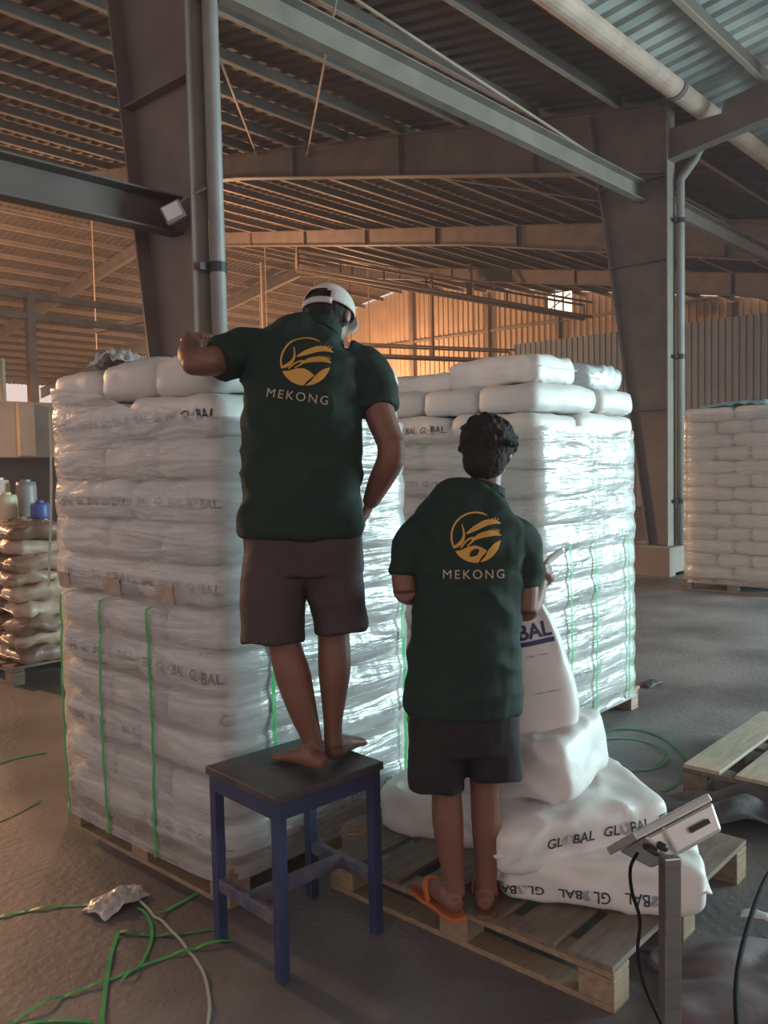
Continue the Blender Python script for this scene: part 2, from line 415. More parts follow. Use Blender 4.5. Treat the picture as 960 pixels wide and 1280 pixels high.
# partition wall and gable wall
w1 = corrugated('wall_partition', (28.0, -14, 0), (0, 1, 0), (0, 0, 1), 32.4, 6.1, .22, .045, (-1, 0, 0), 'wall_sheet'); tag(w1, 'blue grey corrugated metal partition wall across the hall', 'wall', kind='structure')
gw = link('wall_gable', None); tag(gw, 'corrugated gable end wall lit orange at the far end of the hall', 'wall', kind='structure')
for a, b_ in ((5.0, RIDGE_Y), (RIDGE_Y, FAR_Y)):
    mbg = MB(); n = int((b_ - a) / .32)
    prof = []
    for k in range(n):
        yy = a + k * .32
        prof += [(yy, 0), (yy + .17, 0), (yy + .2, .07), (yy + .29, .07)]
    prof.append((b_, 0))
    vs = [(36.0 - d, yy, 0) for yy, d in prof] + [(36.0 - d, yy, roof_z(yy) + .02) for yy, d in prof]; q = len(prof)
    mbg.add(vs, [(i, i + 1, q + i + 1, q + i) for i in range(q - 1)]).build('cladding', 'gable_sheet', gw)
for yy in (9, 13, 17, 21, 25, 29.9, 35, 40, 45, 50):
    MB().box((35.8, yy, roof_z(yy) / 2 - .1), (.2, .22, roof_z(yy) - .3)).build('post', 'steel_paint', gw)
for z in (2.2, 4.2, 6.2, 8.2):
    y1 = FAR_Y if z < 7.3 else RIDGE_Y + (RIDGE_Z - z) / (RIDGE_Z - FAR_Z) * (FAR_Y - RIDGE_Y) - .3
    y0 = 5.1 if z < 6.8 else 5.0 + (z - EAVE_Z) / SL + .3
    MB().box((35.85, (y0 + y1) / 2, z), (.12, y1 - y0, .1)).build('girt', 'steel_pale', gw)
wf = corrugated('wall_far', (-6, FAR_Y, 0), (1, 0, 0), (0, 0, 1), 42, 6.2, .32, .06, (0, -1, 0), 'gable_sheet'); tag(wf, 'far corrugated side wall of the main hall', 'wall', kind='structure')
# lit vent window high beside the partition
vw = W(700, 379, 33.5); o = MB().box((0, 0, 0), (.10, 1.0, .8)).build('window_1', 'sky_gap'); o.location = vw; tag(o, 'small bright vent window high above the partition wall', 'window', kind='structure')
for k in (-.18, .2): MB().box((-.06, k, 0), (.04, .05, .8)).build('window_bar', 'steel_paint', o)
MB().bar((-.07, -.5, .3), (-.07, .5, -.25), .05, .03).build('window_brace', 'steel_paint', o)

# hanging rods and conveyor gallery under the far roof
ORD_ = 'first second third fourth fifth sixth seventh eighth ninth tenth eleventh twelfth'.split()
def rods(n, y0, y1, x0, x1, seed, what):
    q = random.Random(seed); L_ = []
    for i in range(n):
        L_.append((x0 + (x1 - x0) * (i + q.uniform(.1, .9)) / n, 5.9 + 1.38 * round((q.uniform(y0, y1) - 5.9) / 1.38), q.uniform(2.5, 5.0)))
    L_.sort(key=lambda t: (Vector((t[0], t[1], 0)).dot(R0)) / Vector((t[0], t[1], 0)).dot(F0))
    for i, (x, yy, L) in enumerate(L_):
        o = MB().tube([(0, 0, 0), (0, 0, -L)], .022, 6).build('hanging_rod', 'purlin'); o.location = (x, yy, roof_z(yy) - .1)
        tag(o, f'thin hanging rod {what}, {ORD_[i]} from the left', 'rod', 'hanging rods under the far roof')
rods(12, 20, 40, 9, 17, 3, 'over the mezzanine')
rods(10, 20, 34, 20, 33, 5, 'before the gable wall')
def gallery(p, q, label, h=.55):
    p = Vector(p); q = Vector(q); t = thing('conveyor_gallery', p, label, 'conveyor'); v = q - p; n = int(v.length / 1.5)
    side = UP.cross(v).normalized() * .3
    for s in (-1, 1):
        MB().bar(side * s, v + side * s, .09, .09).build('lower_chord', 'steel_paint', t)
        MB().bar(side * s + UP * h, v + side * s + UP * h, .07, .07).build('upper_chord', 'steel_paint', t)
    MB().bar(UP * .05, v + UP * .05, .5, .03).build('belt', 'dark_plastic', t)
    for k in range(n + 1):
        c = v * (k / n)
        MB().bar(c + side, c + side + UP * h, .05, .05).build('upright', 'steel_paint', t)
        if k % 4 == 0: MB().bar(c, c + UP * min(3.2, roof_z((p + c).y) - (p + c).z - .25), .09, .09).build('hanger', 'steel_paint', t)
gallery(W(372, 336, 30), W(735, 398, 33), 'lattice conveyor gallery hung under the far roof')
gallery(W(330, 440, 31), W(640, 452, 33), 'lower lattice gallery crossing before the orange gable wall', .4)

# mezzanine with rail frame at the back left
mz = thing('mezzanine', (2.0, 16.0, 0), 'concrete mezzanine edge behind the sack pile', 'mezzanine'); mz['kind'] = 'structure'
MB().box((6, 1.5, 2.45), (14, 3, 1.05)).build('edge_beam', 'block_wall', mz)
for x in np.arange(.5, 13, 1.7): MB().box((x, -.06, 2.45), (.3, .12, 1.0)).build('pilaster', 'block_wall', mz)
MB().box((6, 3.0, .97), (14, .2, 1.93)).build('back_wall', 'block_dark', mz)
rl = thing('rail_frame', (2.0, 16.2, 2.98), 'brown steel rail frame standing on the mezzanine', 'frame')
for x in (1.2, 5.9, 9.0): MB().box((x, 0, 1.05), (.16, .16, 2.1)).build('post', 'rust', rl)
for z in (2.05, 1.65): MB().bar((-3, 0, z), (9.2, 0, z), .12, .12).build('rail', 'rust', rl)
MB().bar((9.0, 0, 2.05), (9.0, 3, 2.05), .12, .12).build('rail', 'rust', rl)
for i, x in enumerate((4.1, 5.05)):
    o = MB().box((0, 0, .42), (.8, .5, .84)).build('crate', 'panel_white', bevel=.02); o.location = (2.0 + x, 16.6, 2.975)
    tag(o, ('pale crate at the picture edge on the mezzanine', 'pale crate beside the brown post on the mezzanine')[i], 'crate', 'crates on the mezzanine')
    MB().box((0, -.26, .42), (.7, .02, .7)).build('front_panel', 'panel_white', o)
    MB().box((.3, -.26, .42), (.06, .04, .8)).build('batten', 'wood', o)

# ------------------------------------------------------------------ lamps added out of view for the main hall's warm light
def lamp(loc, power, label, size=.35, down=False):
    t = thing('added_warm_lamp', loc, label, 'lamp', 'added warm lamps out of view')
    z = roof_z(loc[1]) - loc[2]
    MB().tube([(0, 0, .5), (0, 0, z)], .02, 6).build('cord', 'dark_plastic', t)
    MB().tube([(0, 0, .5), (0, 0, .35), (0, 0, .05)], [.07, .1, .30], 16).build('shade', 'steel_paint', t, smooth=True)
    MB().ellipsoid((0, 0, 0), .12, .12, .12).build('bulb', 'lamp_glow', t, smooth=True)
    l = bpy.data.lights.new('bulb_light', 'SPOT' if down else 'POINT')
    if down: l.spot_size = R(174); l.spot_blend = .2
    l.energy = power; l.color = (1, .55, .28); l.shadow_soft_size = size
    o = bpy.data.objects.new('bulb_light', l); COL.objects.link(o); o.parent = t; o.location = (0, 0, -.25)
lamp(W(-455, 330, 10.5), 2300, 'added unseen warm lamp just beyond the sack pile', .2, True)
lamp(W(-140, 330, 25), 3000, 'added unseen warm lamp far down the outer side of the hall')
lamp(W(240, 400, 27), 2600, 'added warm lamp hidden behind the near column')
lamp(W(440, 482, 43), 3800, 'added warm lamp hidden from view in front of the gable wall')

# ------------------------------------------------------------------ pallets
def pallet(loc, sx, sy, label, nb=6, top='wood', side='wood', rz=0, gaps=None, h=.145):
    """deck boards run along x"""
    t = thing('wooden_pallet', loc, label, 'pallet', 'wooden pallets', rz)
    bw = sy / (nb + (nb - 1) * .32); gp = bw * .32
    q = random.Random(int(sx * 1000 + loc[0] * 77))
    for k in range(nb):
        yy = -sy / 2 + bw / 2 + k * (bw + gp)
        MB().box((q.uniform(-.006, .006), yy + q.uniform(-.006, .006), h - .010), (sx, bw * q.uniform(.92, 1.06), .020)).build('deck_board', top, t, bevel=.002)
    for x in (-1, 0, 1):
        MB().box((x * (sx / 2 - .055), 0, h - .031), (.10, sy, .021)).build('stringer_board', side, t, bevel=.002)
        MB().box((x * (sx / 2 - .055), 0, .010), (.10, sy, .020)).build('bottom_board', side, t, bevel=.002)
        for yy in (-1, 0, 1):
            MB().box((x * (sx / 2 - .055), yy * (sy / 2 - .06), .0605), (.10, .12, .080)).build('block', side, t, bevel=.003)
    return t
LX0, LX1, LY0, LY1 = 1.90, 3.00, 2.54, 3.74
pallet(((LX0 + LX1) / 2, (LY0 + LY1) / 2, 0), 1.10, 1.22, 'wooden pallet under the wrapped stack beside the blue stool', 6)
RX0, RX1, RY0, RY1 = 4.02, 5.30, 2.52, 3.74
pallet(((RX0 + RX1) / 2, (RY0 + RY1) / 2, 0), 1.26, 1.22, 'wooden pallet under the brighter wrapped stack behind the standing bag', 6)
pallet((2.82, 1.76, 0), 1.12, 1.20, 'worn wooden pallet the bareheaded person stands on', 6, 'wood_dark', 'wood')
pallet((4.62, 1.10, 0), 1.14, 1.20, 'empty pale wooden pallet on the open floor', 5, 'wood_pale', 'wood_dark')
FX0, FX1, FY0, FY1 = 10.46, 11.50, 3.16, 4.38
pallet(((FX0 + FX1) / 2, (FY0 + FY1) / 2, 0), 1.06, 1.24, 'wooden pallet under the grey stack near the far column', 6, 'wood', 'wood_dark')

# ------------------------------------------------------------------ bags
def bag_disp(p, seed, amp):
    q = Vector((p[0] * 4.5 + seed * 13.1, p[1] * 5 + seed * 5.3, p[2] * 9 + seed))
    q2 = Vector((p[0] * 13 + seed * 3.1, p[1] * 13 + seed, p[2] * 20))
    q3 = Vector((p[0] * 5 + seed * 1.7, p[1] * 6 + seed * 2.3, p[2] * 7 + seed * .9)); rg = (1 - abs(noise.noise(q3))) ** 6
    return amp * noise.noise(q) + amp * .45 * noise.noise(q2) + amp * .8 * (rg - .25)
def bag_mesh(name, L, Wd, H, seed, p=6.0, q=2.8, amp=.010, nu=18, nv=13, nw=8, m='bag_white', seams=False):
    a, b, c = L / 2, Wd / 2, H / 2
    key = {}; V = []; Fc = []
    def vid(i, j, k):
        if (i, j, k) not in key:
            key[(i, j, k)] = len(V); V.append((2 * i / nu - 1, 2 * j / nv - 1, 2 * k / nw - 1))
        return key[(i, j, k)]
    for i in range(nu):
        for j in range(nv):
            Fc.append((vid(i, j, nw), vid(i + 1, j, nw), vid(i + 1, j + 1, nw), vid(i, j + 1, nw)))
            Fc.append((vid(i, j, 0), vid(i, j + 1, 0), vid(i + 1, j + 1, 0), vid(i + 1, j, 0)))
    for i in range(nu):
        for k in range(nw):
            Fc.append((vid(i, 0, k), vid(i + 1, 0, k), vid(i + 1, 0, k + 1), vid(i, 0, k + 1)))
            Fc.append((vid(i, nv, k), vid(i, nv, k + 1), vid(i + 1, nv, k + 1), vid(i + 1, nv, k)))
    for j in range(nv):
        for k in range(nw):
            Fc.append((vid(0, j, k), vid(0, j, k + 1), vid(0, j + 1, k + 1), vid(0, j + 1, k)))
            Fc.append((vid(nu, j, k), vid(nu, j + 1, k), vid(nu, j + 1, k + 1), vid(nu, j, k + 1)))
    P = np.array(V); s = np.sign(P); P = s * np.abs(P) ** .8
    lo = np.zeros(len(P)); hi = np.full(len(P), 1.6)
    for _ in range(40):
        md = (lo + hi) / 2; Q = np.abs(P * md[:, None]); f = Q[:, 0] ** p + Q[:, 1] ** p + Q[:, 2] ** q
        hi = np.where(f > 1, md, hi); lo = np.where(f > 1, lo, md)
    P = P * lo[:, None] * np.array([a, b, c])
    out = []
    for v in P:
        v = Vector(v); d = bag_disp(v, seed, amp); n = Vector((v.x / a / a * .3, v.y / b / b, v.z / c / c * .6))
        if n.length > 0: n.normalize()
        out.append(v + n * d)
    mb = MB().add(out, Fc)
    if seams:
        for sx in (-1, 1):
            vs = []
            for j in range(13):
                yy = -b * .93 + 2 * b * .93 * j / 12; zz = .012 * noise.noise(Vector((yy * 9, seed, sx)))
                for dx in (-.03, .010):
                    for dz in (-.0015, .0015): vs.append((sx * (a + dx), yy, zz + dz))
            fs = []
            for j in range(12):
                o = j * 4; fs += [(o, o + 4, o + 6, o + 2), (o + 1, o + 3, o + 7, o + 5), (o + 2, o + 6, o + 7, o + 3), (o, o + 1, o + 5, o + 4)]
            fs += [(0, 2, 3, 1), (48, 49, 51, 50)]
            mb.add(vs, fs)
    return mb.mesh(name, m, True)

FONT = {}
def text_geo(s, size=1.0, spacing=1.0, cuts=1, bold=0.0):
    """flat letters: (verts 2d, faces), starting at x=0"""
    key = (s, size, spacing, cuts, bold)
    if key in FONT: return FONT[key]
    cu = bpy.data.curves.new('t', 'FONT'); cu.body = s; cu.size = size; cu.space_character = spacing; cu.resolution_u = 3; cu.offset = bold; cu.fill_mode = 'BOTH'
    o = bpy.data.objects.new('t', cu); COL.objects.link(o)
    me = bpy.data.meshes.new_from_object(o.evaluated_get(bpy.context.evaluated_depsgraph_get()))
    bpy.data.objects.remove(o); bpy.data.curves.remove(cu)
    bm = bmesh.new(); bm.from_mesh(me); bpy.data.meshes.remove(me)
    bmesh.ops.triangulate(bm, faces=bm.faces)
    if cuts: bmesh.ops.subdivide_edges(bm, edges=bm.edges, cuts=cuts)
    bm.verts.index_update()
    v = [(q.co.x, q.co.y) for q in bm.verts]; f = [tuple(q.index for q in fc.verts) for fc in bm.faces]; bm.free()
    FONT[key] = (v, f); return v, f
def brand_geo(size):
    """GL(globe)BAL in one row; returns letters, globe disc, width"""
    lv, lf = text_geo('GL', size, 1.02, 1, .012 * size); w1 = max(p[0] for p in lv)
    r = size * .40; gx = w1 + r * 1.02; gy = size * .35
    rv, rf = text_geo('BAL', size, 1.02, 1, .012 * size); x0 = gx + r * .95 - min(p[0] for p in rv)
    V = list(lv) + [(p[0] + x0, p[1]) for p in rv]; F_ = list(lf) + [tuple(i + len(lv) for i in q) for q in rf]
    gv = [(gx, gy)]; gf = []
    for k in range(1, 4):
        for i in range(16): gv.append((gx + r * k / 3 * math.cos(i * math.pi / 8), gy + r * k / 3 * math.sin(i * math.pi / 8)))
    for i in range(16):
        j = (i + 1) % 16; gf.append((0, 1 + i, 1 + j))
        for k in range(2): gf.append((1 + k * 16 + i, 1 + (k + 1) * 16 + i, 1 + (k + 1) * 16 + j, 1 + k * 16 + j))
    return (V, F_), (gv, gf), max(p[0] for p in V)
def bag_side(L, Wd, H, seed, p, q, amp, sgn, off):
    a, b, c = L / 2, Wd / 2, H / 2
    def f(x, z):
        x = max(-a * .97, min(a * .97, x)); z = max(-c * .9, min(c * .9, z))
        y = b * max(.01, 1 - abs(x / a) ** p - abs(z / c) ** q) ** (1 / p) * sgn
        v = Vector((x, y, z)); d = bag_disp(v, seed, amp); n = Vector((x / a / a * .3, y / b / b, z / c / c * .6)).normalized()
        return v + n * (d + off)
    return f
def bag_prints(L, Wd, H, seed, p, q, amp, sgn, size=.062, reps=3, x0=None, z0=-.03, flip=False, gap=.035):
    """two print meshes (letters, globes) laid on the long side"""
    f = bag_side(L, Wd, H, seed, p, q, amp, sgn, .0035)
    (V, F_), (gv, gf), w = brand_geo(size); tot = reps * w + (reps - 1) * gap
    x0 = -tot / 2 if x0 is None else x0
    a, b = MB(), MB()
    for k in range(reps):
        o = x0 + k * (w + gap)
        for mb, vs, fs in ((a, V, F_), (b, gv, gf)):
            pts = []
            for x, yv in vs:
                xx, zz = x + o, yv + z0
                if flip: xx, zz = -xx, -zz
                if sgn > 0: xx = -xx
                pts.append(f(xx, zz))
            mb.add(pts, [tuple(reversed(t)) for t in fs] if False else fs)
    return a.mesh('print', 'print_black'), b.mesh('globe_print', 'print_globe')

BL, BW, BH = .600, .395, .162
VAR = []
for s in range(3):
    P = dict(L=BL, Wd=BW, H=BH, seed=s + 1, p=8.0, q=4.5, amp=.014)
    bm_ = bag_mesh('bag', **P, nu=14, nv=10, nw=6)
    VAR.append((bm_, bag_prints(**P, sgn=-1, size=.047, gap=.03, z0=-.02)))
VARF = [bag_mesh('far_bag', BL, BW, BH, s + 5, 8.0, 4.5, .010, 10, 8, 5) for s in range(2)]
ORD = ['', 'bottom', 'second', 'third', 'fourth', 'fifth', 'sixth', 'seventh', 'eighth', 'ninth', 'tenth', 'eleventh', 'twelfth', 'thirteenth']

def stack(cx, cy, sx, sy, layers, base, where, var, printed, seed, skip=lambda l, i: False, thick=BH):
    """five-bag pinwheel layers; sx, sy: outer size"""
    q = random.Random(seed)
    fx, fy = sx / (BL + BW), sy / (2 * BL)
    for l in range(layers):
        z = base + thick * (l + .5)
        spots = []
        odd = l % 2
        # two lengthwise (long axis along y) and three crosswise (long axis along x)
        xl = cx - sx / 2 + BW * fx / 2 if not odd else cx + sx / 2 - BW * fx / 2
        xc = cx + sx / 2 - BL * fx / 2 if not odd else cx - sx / 2 + BL * fx / 2
        for k in range(2): spots.append((xl, cy + (k - .5) * sy / 2, 'l', k))
        for k in range(3): spots.append((xc, cy + (k - 1) * sy / 3, 'c', k))
        for i, (x, y, kind, k) in enumerate(spots):
            if skip(l, i): continue
            front = (kind == 'l') != bool(odd)
            nm = 'stacked_bag'
            me = q.choice(var) if not isinstance(var[0], tuple) else None
            v = q.randrange(len(var))
            me = var[v][0] if isinstance(var[0], tuple) else var[v]
            o = link(nm, me)
            o.location = (x + q.uniform(-.008, .008), y + q.uniform(-.006, .006), z + q.uniform(-.003, .003))
            turn = q.random() < .5
            out = (kind == 'l' and front)        # long side looks to -x
            rz = 0.0
            if kind == 'l': rz = -math.pi / 2 if front else (math.pi / 2)
            else: rz = 0 if k == 0 else (math.pi if turn else 0)
            o.rotation_euler = (q.uniform(-.012, .012), q.uniform(-.012, .012), rz + q.uniform(-.02, .02))
            o.scale = (fx if kind == 'c' else fy, (sy / (3 * BW)) if kind == 'c' else fx, thick / BH * 1.02)
            if kind == 'l': pos = ('near-right', 'near-left')[k] if front else ('rear-right', 'rear-left')[k]
            else: pos = ('near-right', 'near-middle', 'near-left')[k] if front else ('rear-right', 'rear-middle', 'rear-left')[k]
            ln = 'top' if l == layers - 1 else ORD[l + 1]
            tag(o, f'white bag, {ln} layer up, {pos} place, {where}' if ln not in ('top', 'bottom') else f'white bag, {ln} layer, {pos} place, {where}', 'bag', 'bags in the ' + where)
            if printed and isinstance(var[0], tuple) and ((kind == 'l' and front and q.random() < .75) or (kind == 'c' and k == 0 and l < layers - 3 and q.random() < .6)):
                for pm, pn in zip(var[v][1], ('print', 'globe_print')):
                    link(pn, pm, o)
TH = .162
PZ = .147
stack((LX0 + LX1) / 2 - .01, (LY0 + LY1) / 2, 1.07, 1.20, 12, PZ, 'stack beside the blue stool', VAR, True, 11)
stack((RX0 + RX1) / 2, (RY0 + RY1) / 2, 1.24, 1.22, 12, PZ, 'bright stack behind the standing bag', VAR, True, 23)
stack((FX0 + FX1) / 2, (FY0 + FY1) / 2, 1.03, 1.22, 13, PZ, 'grey stack by the far column', VARF, False, 31)

# ------------------------------------------------------------------ stretch film
def film(name, x0, x1, y0, y1, base, layers, top, m, label, seed, out=.029, th=TH, nz=130, npm=210, loc=(0, 0)):
    cx, cy = (x0 + x1) / 2, (y0 + y1) / 2; hx, hy = (x1 - x0) / 2, (y1 - y0) / 2; r = .09
    # perimeter
    per = []
    L = 4 * (hx + hy)
    def pt(t):
        # rounded rectangle by superellipse angle
        a = 2 * math.pi * t; c, s = math.cos(a), math.sin(a); e = 2 / 11.0
        return math.copysign(abs(c) ** e, c) * hx, math.copysign(abs(s) ** e, s) * hy
    # resample evenly
    raw = [pt(i / 4000) for i in range(4001)]; acc = [0.0]
    for i in range(4000): acc.append(acc[-1] + math.hypot(raw[i + 1][0] - raw[i][0], raw[i + 1][1] - raw[i][1]))
    rx = np.interp(np.linspace(0, acc[-1], npm + 1)[:-1], acc, [p[0] for p in raw]); ry = np.interp(np.linspace(0, acc[-1], npm + 1)[:-1], acc, [p[1] for p in raw])
    vs = []
    for k in range(nz + 1):
        for i in range(npm):
            x, y = rx[i], ry[i]
            tz = top(x, y)
            z = base - .05 + (tz - base + .05) * k / nz
            ph = ((z - base) / th) % 1.0
            bul = abs(math.sin(math.pi * ph)) ** .6
            d = out - .012 * (1 - bul)
            d += .010 * noise.noise(Vector((x * 2.2 + seed, y * 2.2, z * 7))) + .003 * noise.noise(Vector((x * 5, y * 5 + seed, z * 26)))
            n = Vector((math.copysign(abs(x / hx) ** 8, x), math.copysign(abs(y / hy) ** 8, y))).normalized()
            vs.append((cx + x + n.x * d, cy + y + n.y * d, z))
    fs = [(k * npm + i, k * npm + (i + 1) % npm, (k + 1) * npm + (i + 1) % npm, (k + 1) * npm + i) for k in range(nz) for i in range(npm)]
    o = MB().add(vs, fs).build(name, m, smooth=True)
    tag(o, label, 'film', 'stretch film around the stacks')
    return o
nz_ = lambda x, y, s: noise.noise(Vector((x * 4, y * 4, s)))
film('stretch_film', LX0 - .01, LX1 - .01, LY0 - .005, LY1 + .005, PZ, 12, lambda x, y: 1.93 + .10 * (y / .6) + .03 * nz_(x, y, 1), 'film', 'clear stretch film around the stack beside the blue stool', 1.0)
film('stretch_film', RX0 + .01, RX1 - .01, RY0, RY1, PZ, 12, lambda x, y: 1.83 - .02 * math.sin(x * 5) + .03 * nz_(x, y, 4), 'film', 'shiny stretch film around the bright stack behind the standing bag', 7.0)
film('stretch_film', FX0, FX1, FY0, FY1, PZ, 13, lambda x, y: 2.20 + .03 * nz_(x, y, 2), 'film_far', 'clear stretch film around the grey stack by the far column', 13.0, nz=60, npm=100)

# crumpled film tail on top of the near stack, sheet on the far stack
def crumple(name, c, sx, sy, h, m, label, cat, seed, n=26, rz=0, freq=5.0, th=.004):
    c = Vector(c); rot = Matrix.Rotation(rz, 3, 'Z'); vs = []
    for s in (0, 1):
        for i in range(n + 1):
            for j in range(n + 1):
                u, v = 2 * i / n - 1, 2 * j / n - 1
                e = max(0.0, 1 - (u * u + v * v) * .52) ** .7
                rr = 1 + .16 * noise.noise(Vector((u * 2, v * 2, seed)))
                z = h * e * (.45 + .9 * abs(noise.noise(Vector((u * freq / 2, v * freq / 2, seed * 3)))) + .3 * noise.noise(Vector((u * freq, v * freq, seed))))
                p = Vector((u * sx / 2 * rr, v * sy / 2 * rr, max(.003, z) + (th if s else 0)))
                vs.append(rot @ p)
    q = (n + 1) ** 2; g = lambda i, j: i * (n + 1) + j; fs = []
    for i in range(n):
        for j in range(n):
            fs.append((q + g(i, j), q + g(i + 1, j), q + g(i + 1, j + 1), q + g(i, j + 1))); fs.append((g(i, j), g(i, j + 1), g(i + 1, j + 1), g(i + 1, j)))
    for k in range(n):
        for a, b_ in ((g(k, 0), g(k + 1, 0)), (g(n, k), g(n, k + 1)), (g(k + 1, n), g(k, n)), (g(0, k + 1), g(0, k))): fs.append((a, b_, q + b_, q + a))
    o = MB().add(vs, fs).build(name, m, smooth=True); o.location = c
    return tag(o, label, cat)
ZT = PZ + 12 * TH
crumple('plastic_sheet', (10.85, 3.80, PZ + 13 * TH - .01), .6, .9, .10, 'teal_sheet', 'teal plastic sheet lying on the grey stack by the far column', 'sheet', 3.0)

crumple('film_tail', W(150, 447, 3.75) - UP * .07, .34, .22, .12, 'plastic_clear_white', 'crumpled film tail on top of the stool stack', 'film', 12.0, n=20, rz=R(50))
# extra bags lying on the two stacks (top, unwrapped)
def loose(name, L, Wd, H, seed, loc, rz, label, tilt=(0, 0), p=11.0, q=4.6, amp=.015, m='bag_bright', sgn=-1, seams=True, **pr):
    P = dict(L=L, Wd=Wd, H=H, seed=seed, p=p, q=q, amp=amp)
    o = link(name, bag_mesh('bag', **P, nu=40, nv=30, nw=16, m=m, seams=seams)); o.location = loc; o.rotation_euler = (tilt[0], tilt[1], rz)
    tag(o, label, 'bag')
    if pr:
        for pm, pn in zip(bag_prints(**P, sgn=sgn, **pr), ('print', 'globe_print')): link(pn, pm, o)
    return o
T2 = ZT + .075
loose('paper_bag', .64, .44, .17, 41, (RX0 + .34, RY0 + .36, T2), R(90), 'plump bag lying on top of the bright stack, its end to the corner', (0, R(2)))
loose('paper_bag', .60, .42, .15, 42, (RX0 + .92, RY0 + .33, T2 - .01), R(86), 'crinkled film-covered bag on top of the bright stack, rear edge', (R(3), 0), amp=.030, m='bag_film', seams=False)
loose('paper_bag', .58, .42, .12, 43, (RX0 + .30, RY0 + .92, T2 - .03), R(90), 'low printed bag on top of the bright stack beside the capped person', (0, 0), size=.05, reps=2, z0=-.02)

# ------------------------------------------------------------------ straps on the stacks
def ribbon(pts, width, normals, th=.0012):
    mb = MB(); P = [Vector(p) for p in pts]; rings = []
    for k, p in enumerate(P):
        t = (P[min(k + 1, len(P) - 1)] - P[max(k - 1, 0)]).normalized(); n = Vector(normals[k]) if isinstance(normals, list) else Vector(normals)
        s = t.cross(n).normalized(); n = s.cross(t)
        rings.append([p + s * width / 2 + n * th / 2, p - s * width / 2 + n * th / 2, p - s * width / 2 - n * th / 2, p + s * width / 2 - n * th / 2])
    return mb.loft(rings)
def load_strap(x, y, nrm, z0, z1, wob, label, seed):
    pts = []
    for k in range(22):
        z = z0 + (z1 - z0) * k / 21; ph = ((z - PZ) / TH) % 1; d = .045 - .008 * (1 - abs(math.sin(math.pi * ph)) ** .6)
        w = wob * math.sin(k / 21 * math.pi) + .006 * noise.noise(Vector((z * 5, seed, 0)))
        pts.append((x + nrm[0] * d + w * abs(nrm[1]), y + nrm[1] * d + w * abs(nrm[0]), z))
    pts.append((x - nrm[0] * .02, y - nrm[1] * .02, z1 + .012))
    o = ribbon(pts, .018, (nrm[0], nrm[1], 0)).build('packing_strap', 'strap_green', origin=(x, y, z0))
    tag(o, label, 'strap', 'green straps on the stacks')
for k, (yy, w) in enumerate(((LY1 - .12, .02), (LY1 - .45, .02), (LY1 - .80, -.015))):
    load_strap(LX0 - .005, yy, (-1, 0), .10, 1.10, w, 'green strap on the near face of the stool stack, ' + ('at its outer edge', 'at the middle', 'closest to the stool')[k], k)
for k, (xx, w) in enumerate(((LX0 + .22, .0), (LX1 - .12, .01))):
    load_strap(xx, LY0, (0, -1), .10, 1.12, w, 'green strap down the stool stack, ' + ('behind the stool', "behind the capped person's leg, outer edge")[k], 5 + k)
for k, xx in enumerate((RX0 + .32, RX0 + .62, RX0 + 1.05)):
    load_strap(xx, RY0, (0, -1), .12, 1.16, .012, 'green strap down the bright stack, ' + ('first past the standing bag', 'middle of three', 'last before the rear edge')[k], 9 + k)
# slack strap hanging off the outer edge of the near stack
pts = [W(78, 496, 3.9), W(66, 503, 3.95)] + [W(62 + 2 * math.sin(k / 4), 515 + k * 14.5, 3.99) for k in range(16)]
o = ribbon(pts, .012, -F0).build('packing_strap', 'strap_pale', origin=pts[0]); tag(o, 'slack yellowish strap hanging straight beside the stool stack', 'strap')
# brown label panels showing through the film
for k, (yy, w) in enumerate(((LY1 - .15, .09), (LY1 - .55, .13), (LY1 - .93, .12))):
    o = MB().box((0, 0, 0), (.003, w, .07)).build('paper_label', 'print_brown', bevel=.001); o.location = (LX0 - .046, yy, PZ + TH * 6 + .05); o.rotation_euler = (0, R(-8), 0)
    tag(o, 'brown paper label under film on the stool stack, ' + ('outermost', 'middle one', 'closest to the capped person')[k], 'label')

# ------------------------------------------------------------------ sack pile at the back left
pallet((3.75, 7.15, 0), 1.7, 1.3, 'wooden pallet under the brown sack pile', 6, 'wood_dark', 'wood_dark')
SV = [bag_mesh('sack', .50, .31, .135, 60 + s, 4, 2.2, .034, 18, 14, 8, ('bag_brown', 'sack_tan', 'sack_umber')[s], True) for s in range(3)]
q = random.Random(5)
for l in range(9):
    for k in range(4):
        o = link('brown_sack', SV[q.randrange(3)]); o.location = (3.20 + q.uniform(-.03, .03), 6.62 + k * .30 + q.uniform(-.02, .02) + (.05 if l % 2 else -.03), .147 + .062 + l * .122)
        o.rotation_euler = (q.uniform(-.06, .06), q.uniform(-.05, .05), q.uniform(-.28, .28) + (math.pi if q.random() < .5 else 0))
        tag(o, f'brown sack in the back pile, {("bottom" if l == 0 else "top" if l == 8 else ORD[l + 1])} layer, {("column next to the wrapped stack", "second column", "third column", "outermost column")[k]}', 'sack', 'brown sacks in the back pile')
def drum(loc, r, h, m, label):
    t = thing('plastic_drum', loc, label, 'drum', 'small drums on the sack pile')
    MB().tube([(0, 0, 0), (0, 0, .02), (0, 0, h * .5), (0, 0, h * .85), (0, 0, h)], [r * .92, r, r, r, r * .9], 18).build('body', m, t, smooth=True)
    MB().tube([(0, 0, h), (0, 0, h + .02)], [r * .45, r * .45], 14).build('lid', m, t)
    MB().tube([(0, 0, h * .62), (0, 0, h * .66)], [r * 1.02, r * 1.02], 18).build('rib', m, t)
zt = .147 + .125 * 9 - .01
drum(W(3, 612, 7.3) * Vector((1, 1, 0)) + Vector((0, 0, zt)) if False else (3.17, 7.05, zt), .085, .20, 'drum_cream', 'cream drum on the sack pile at the picture edge')
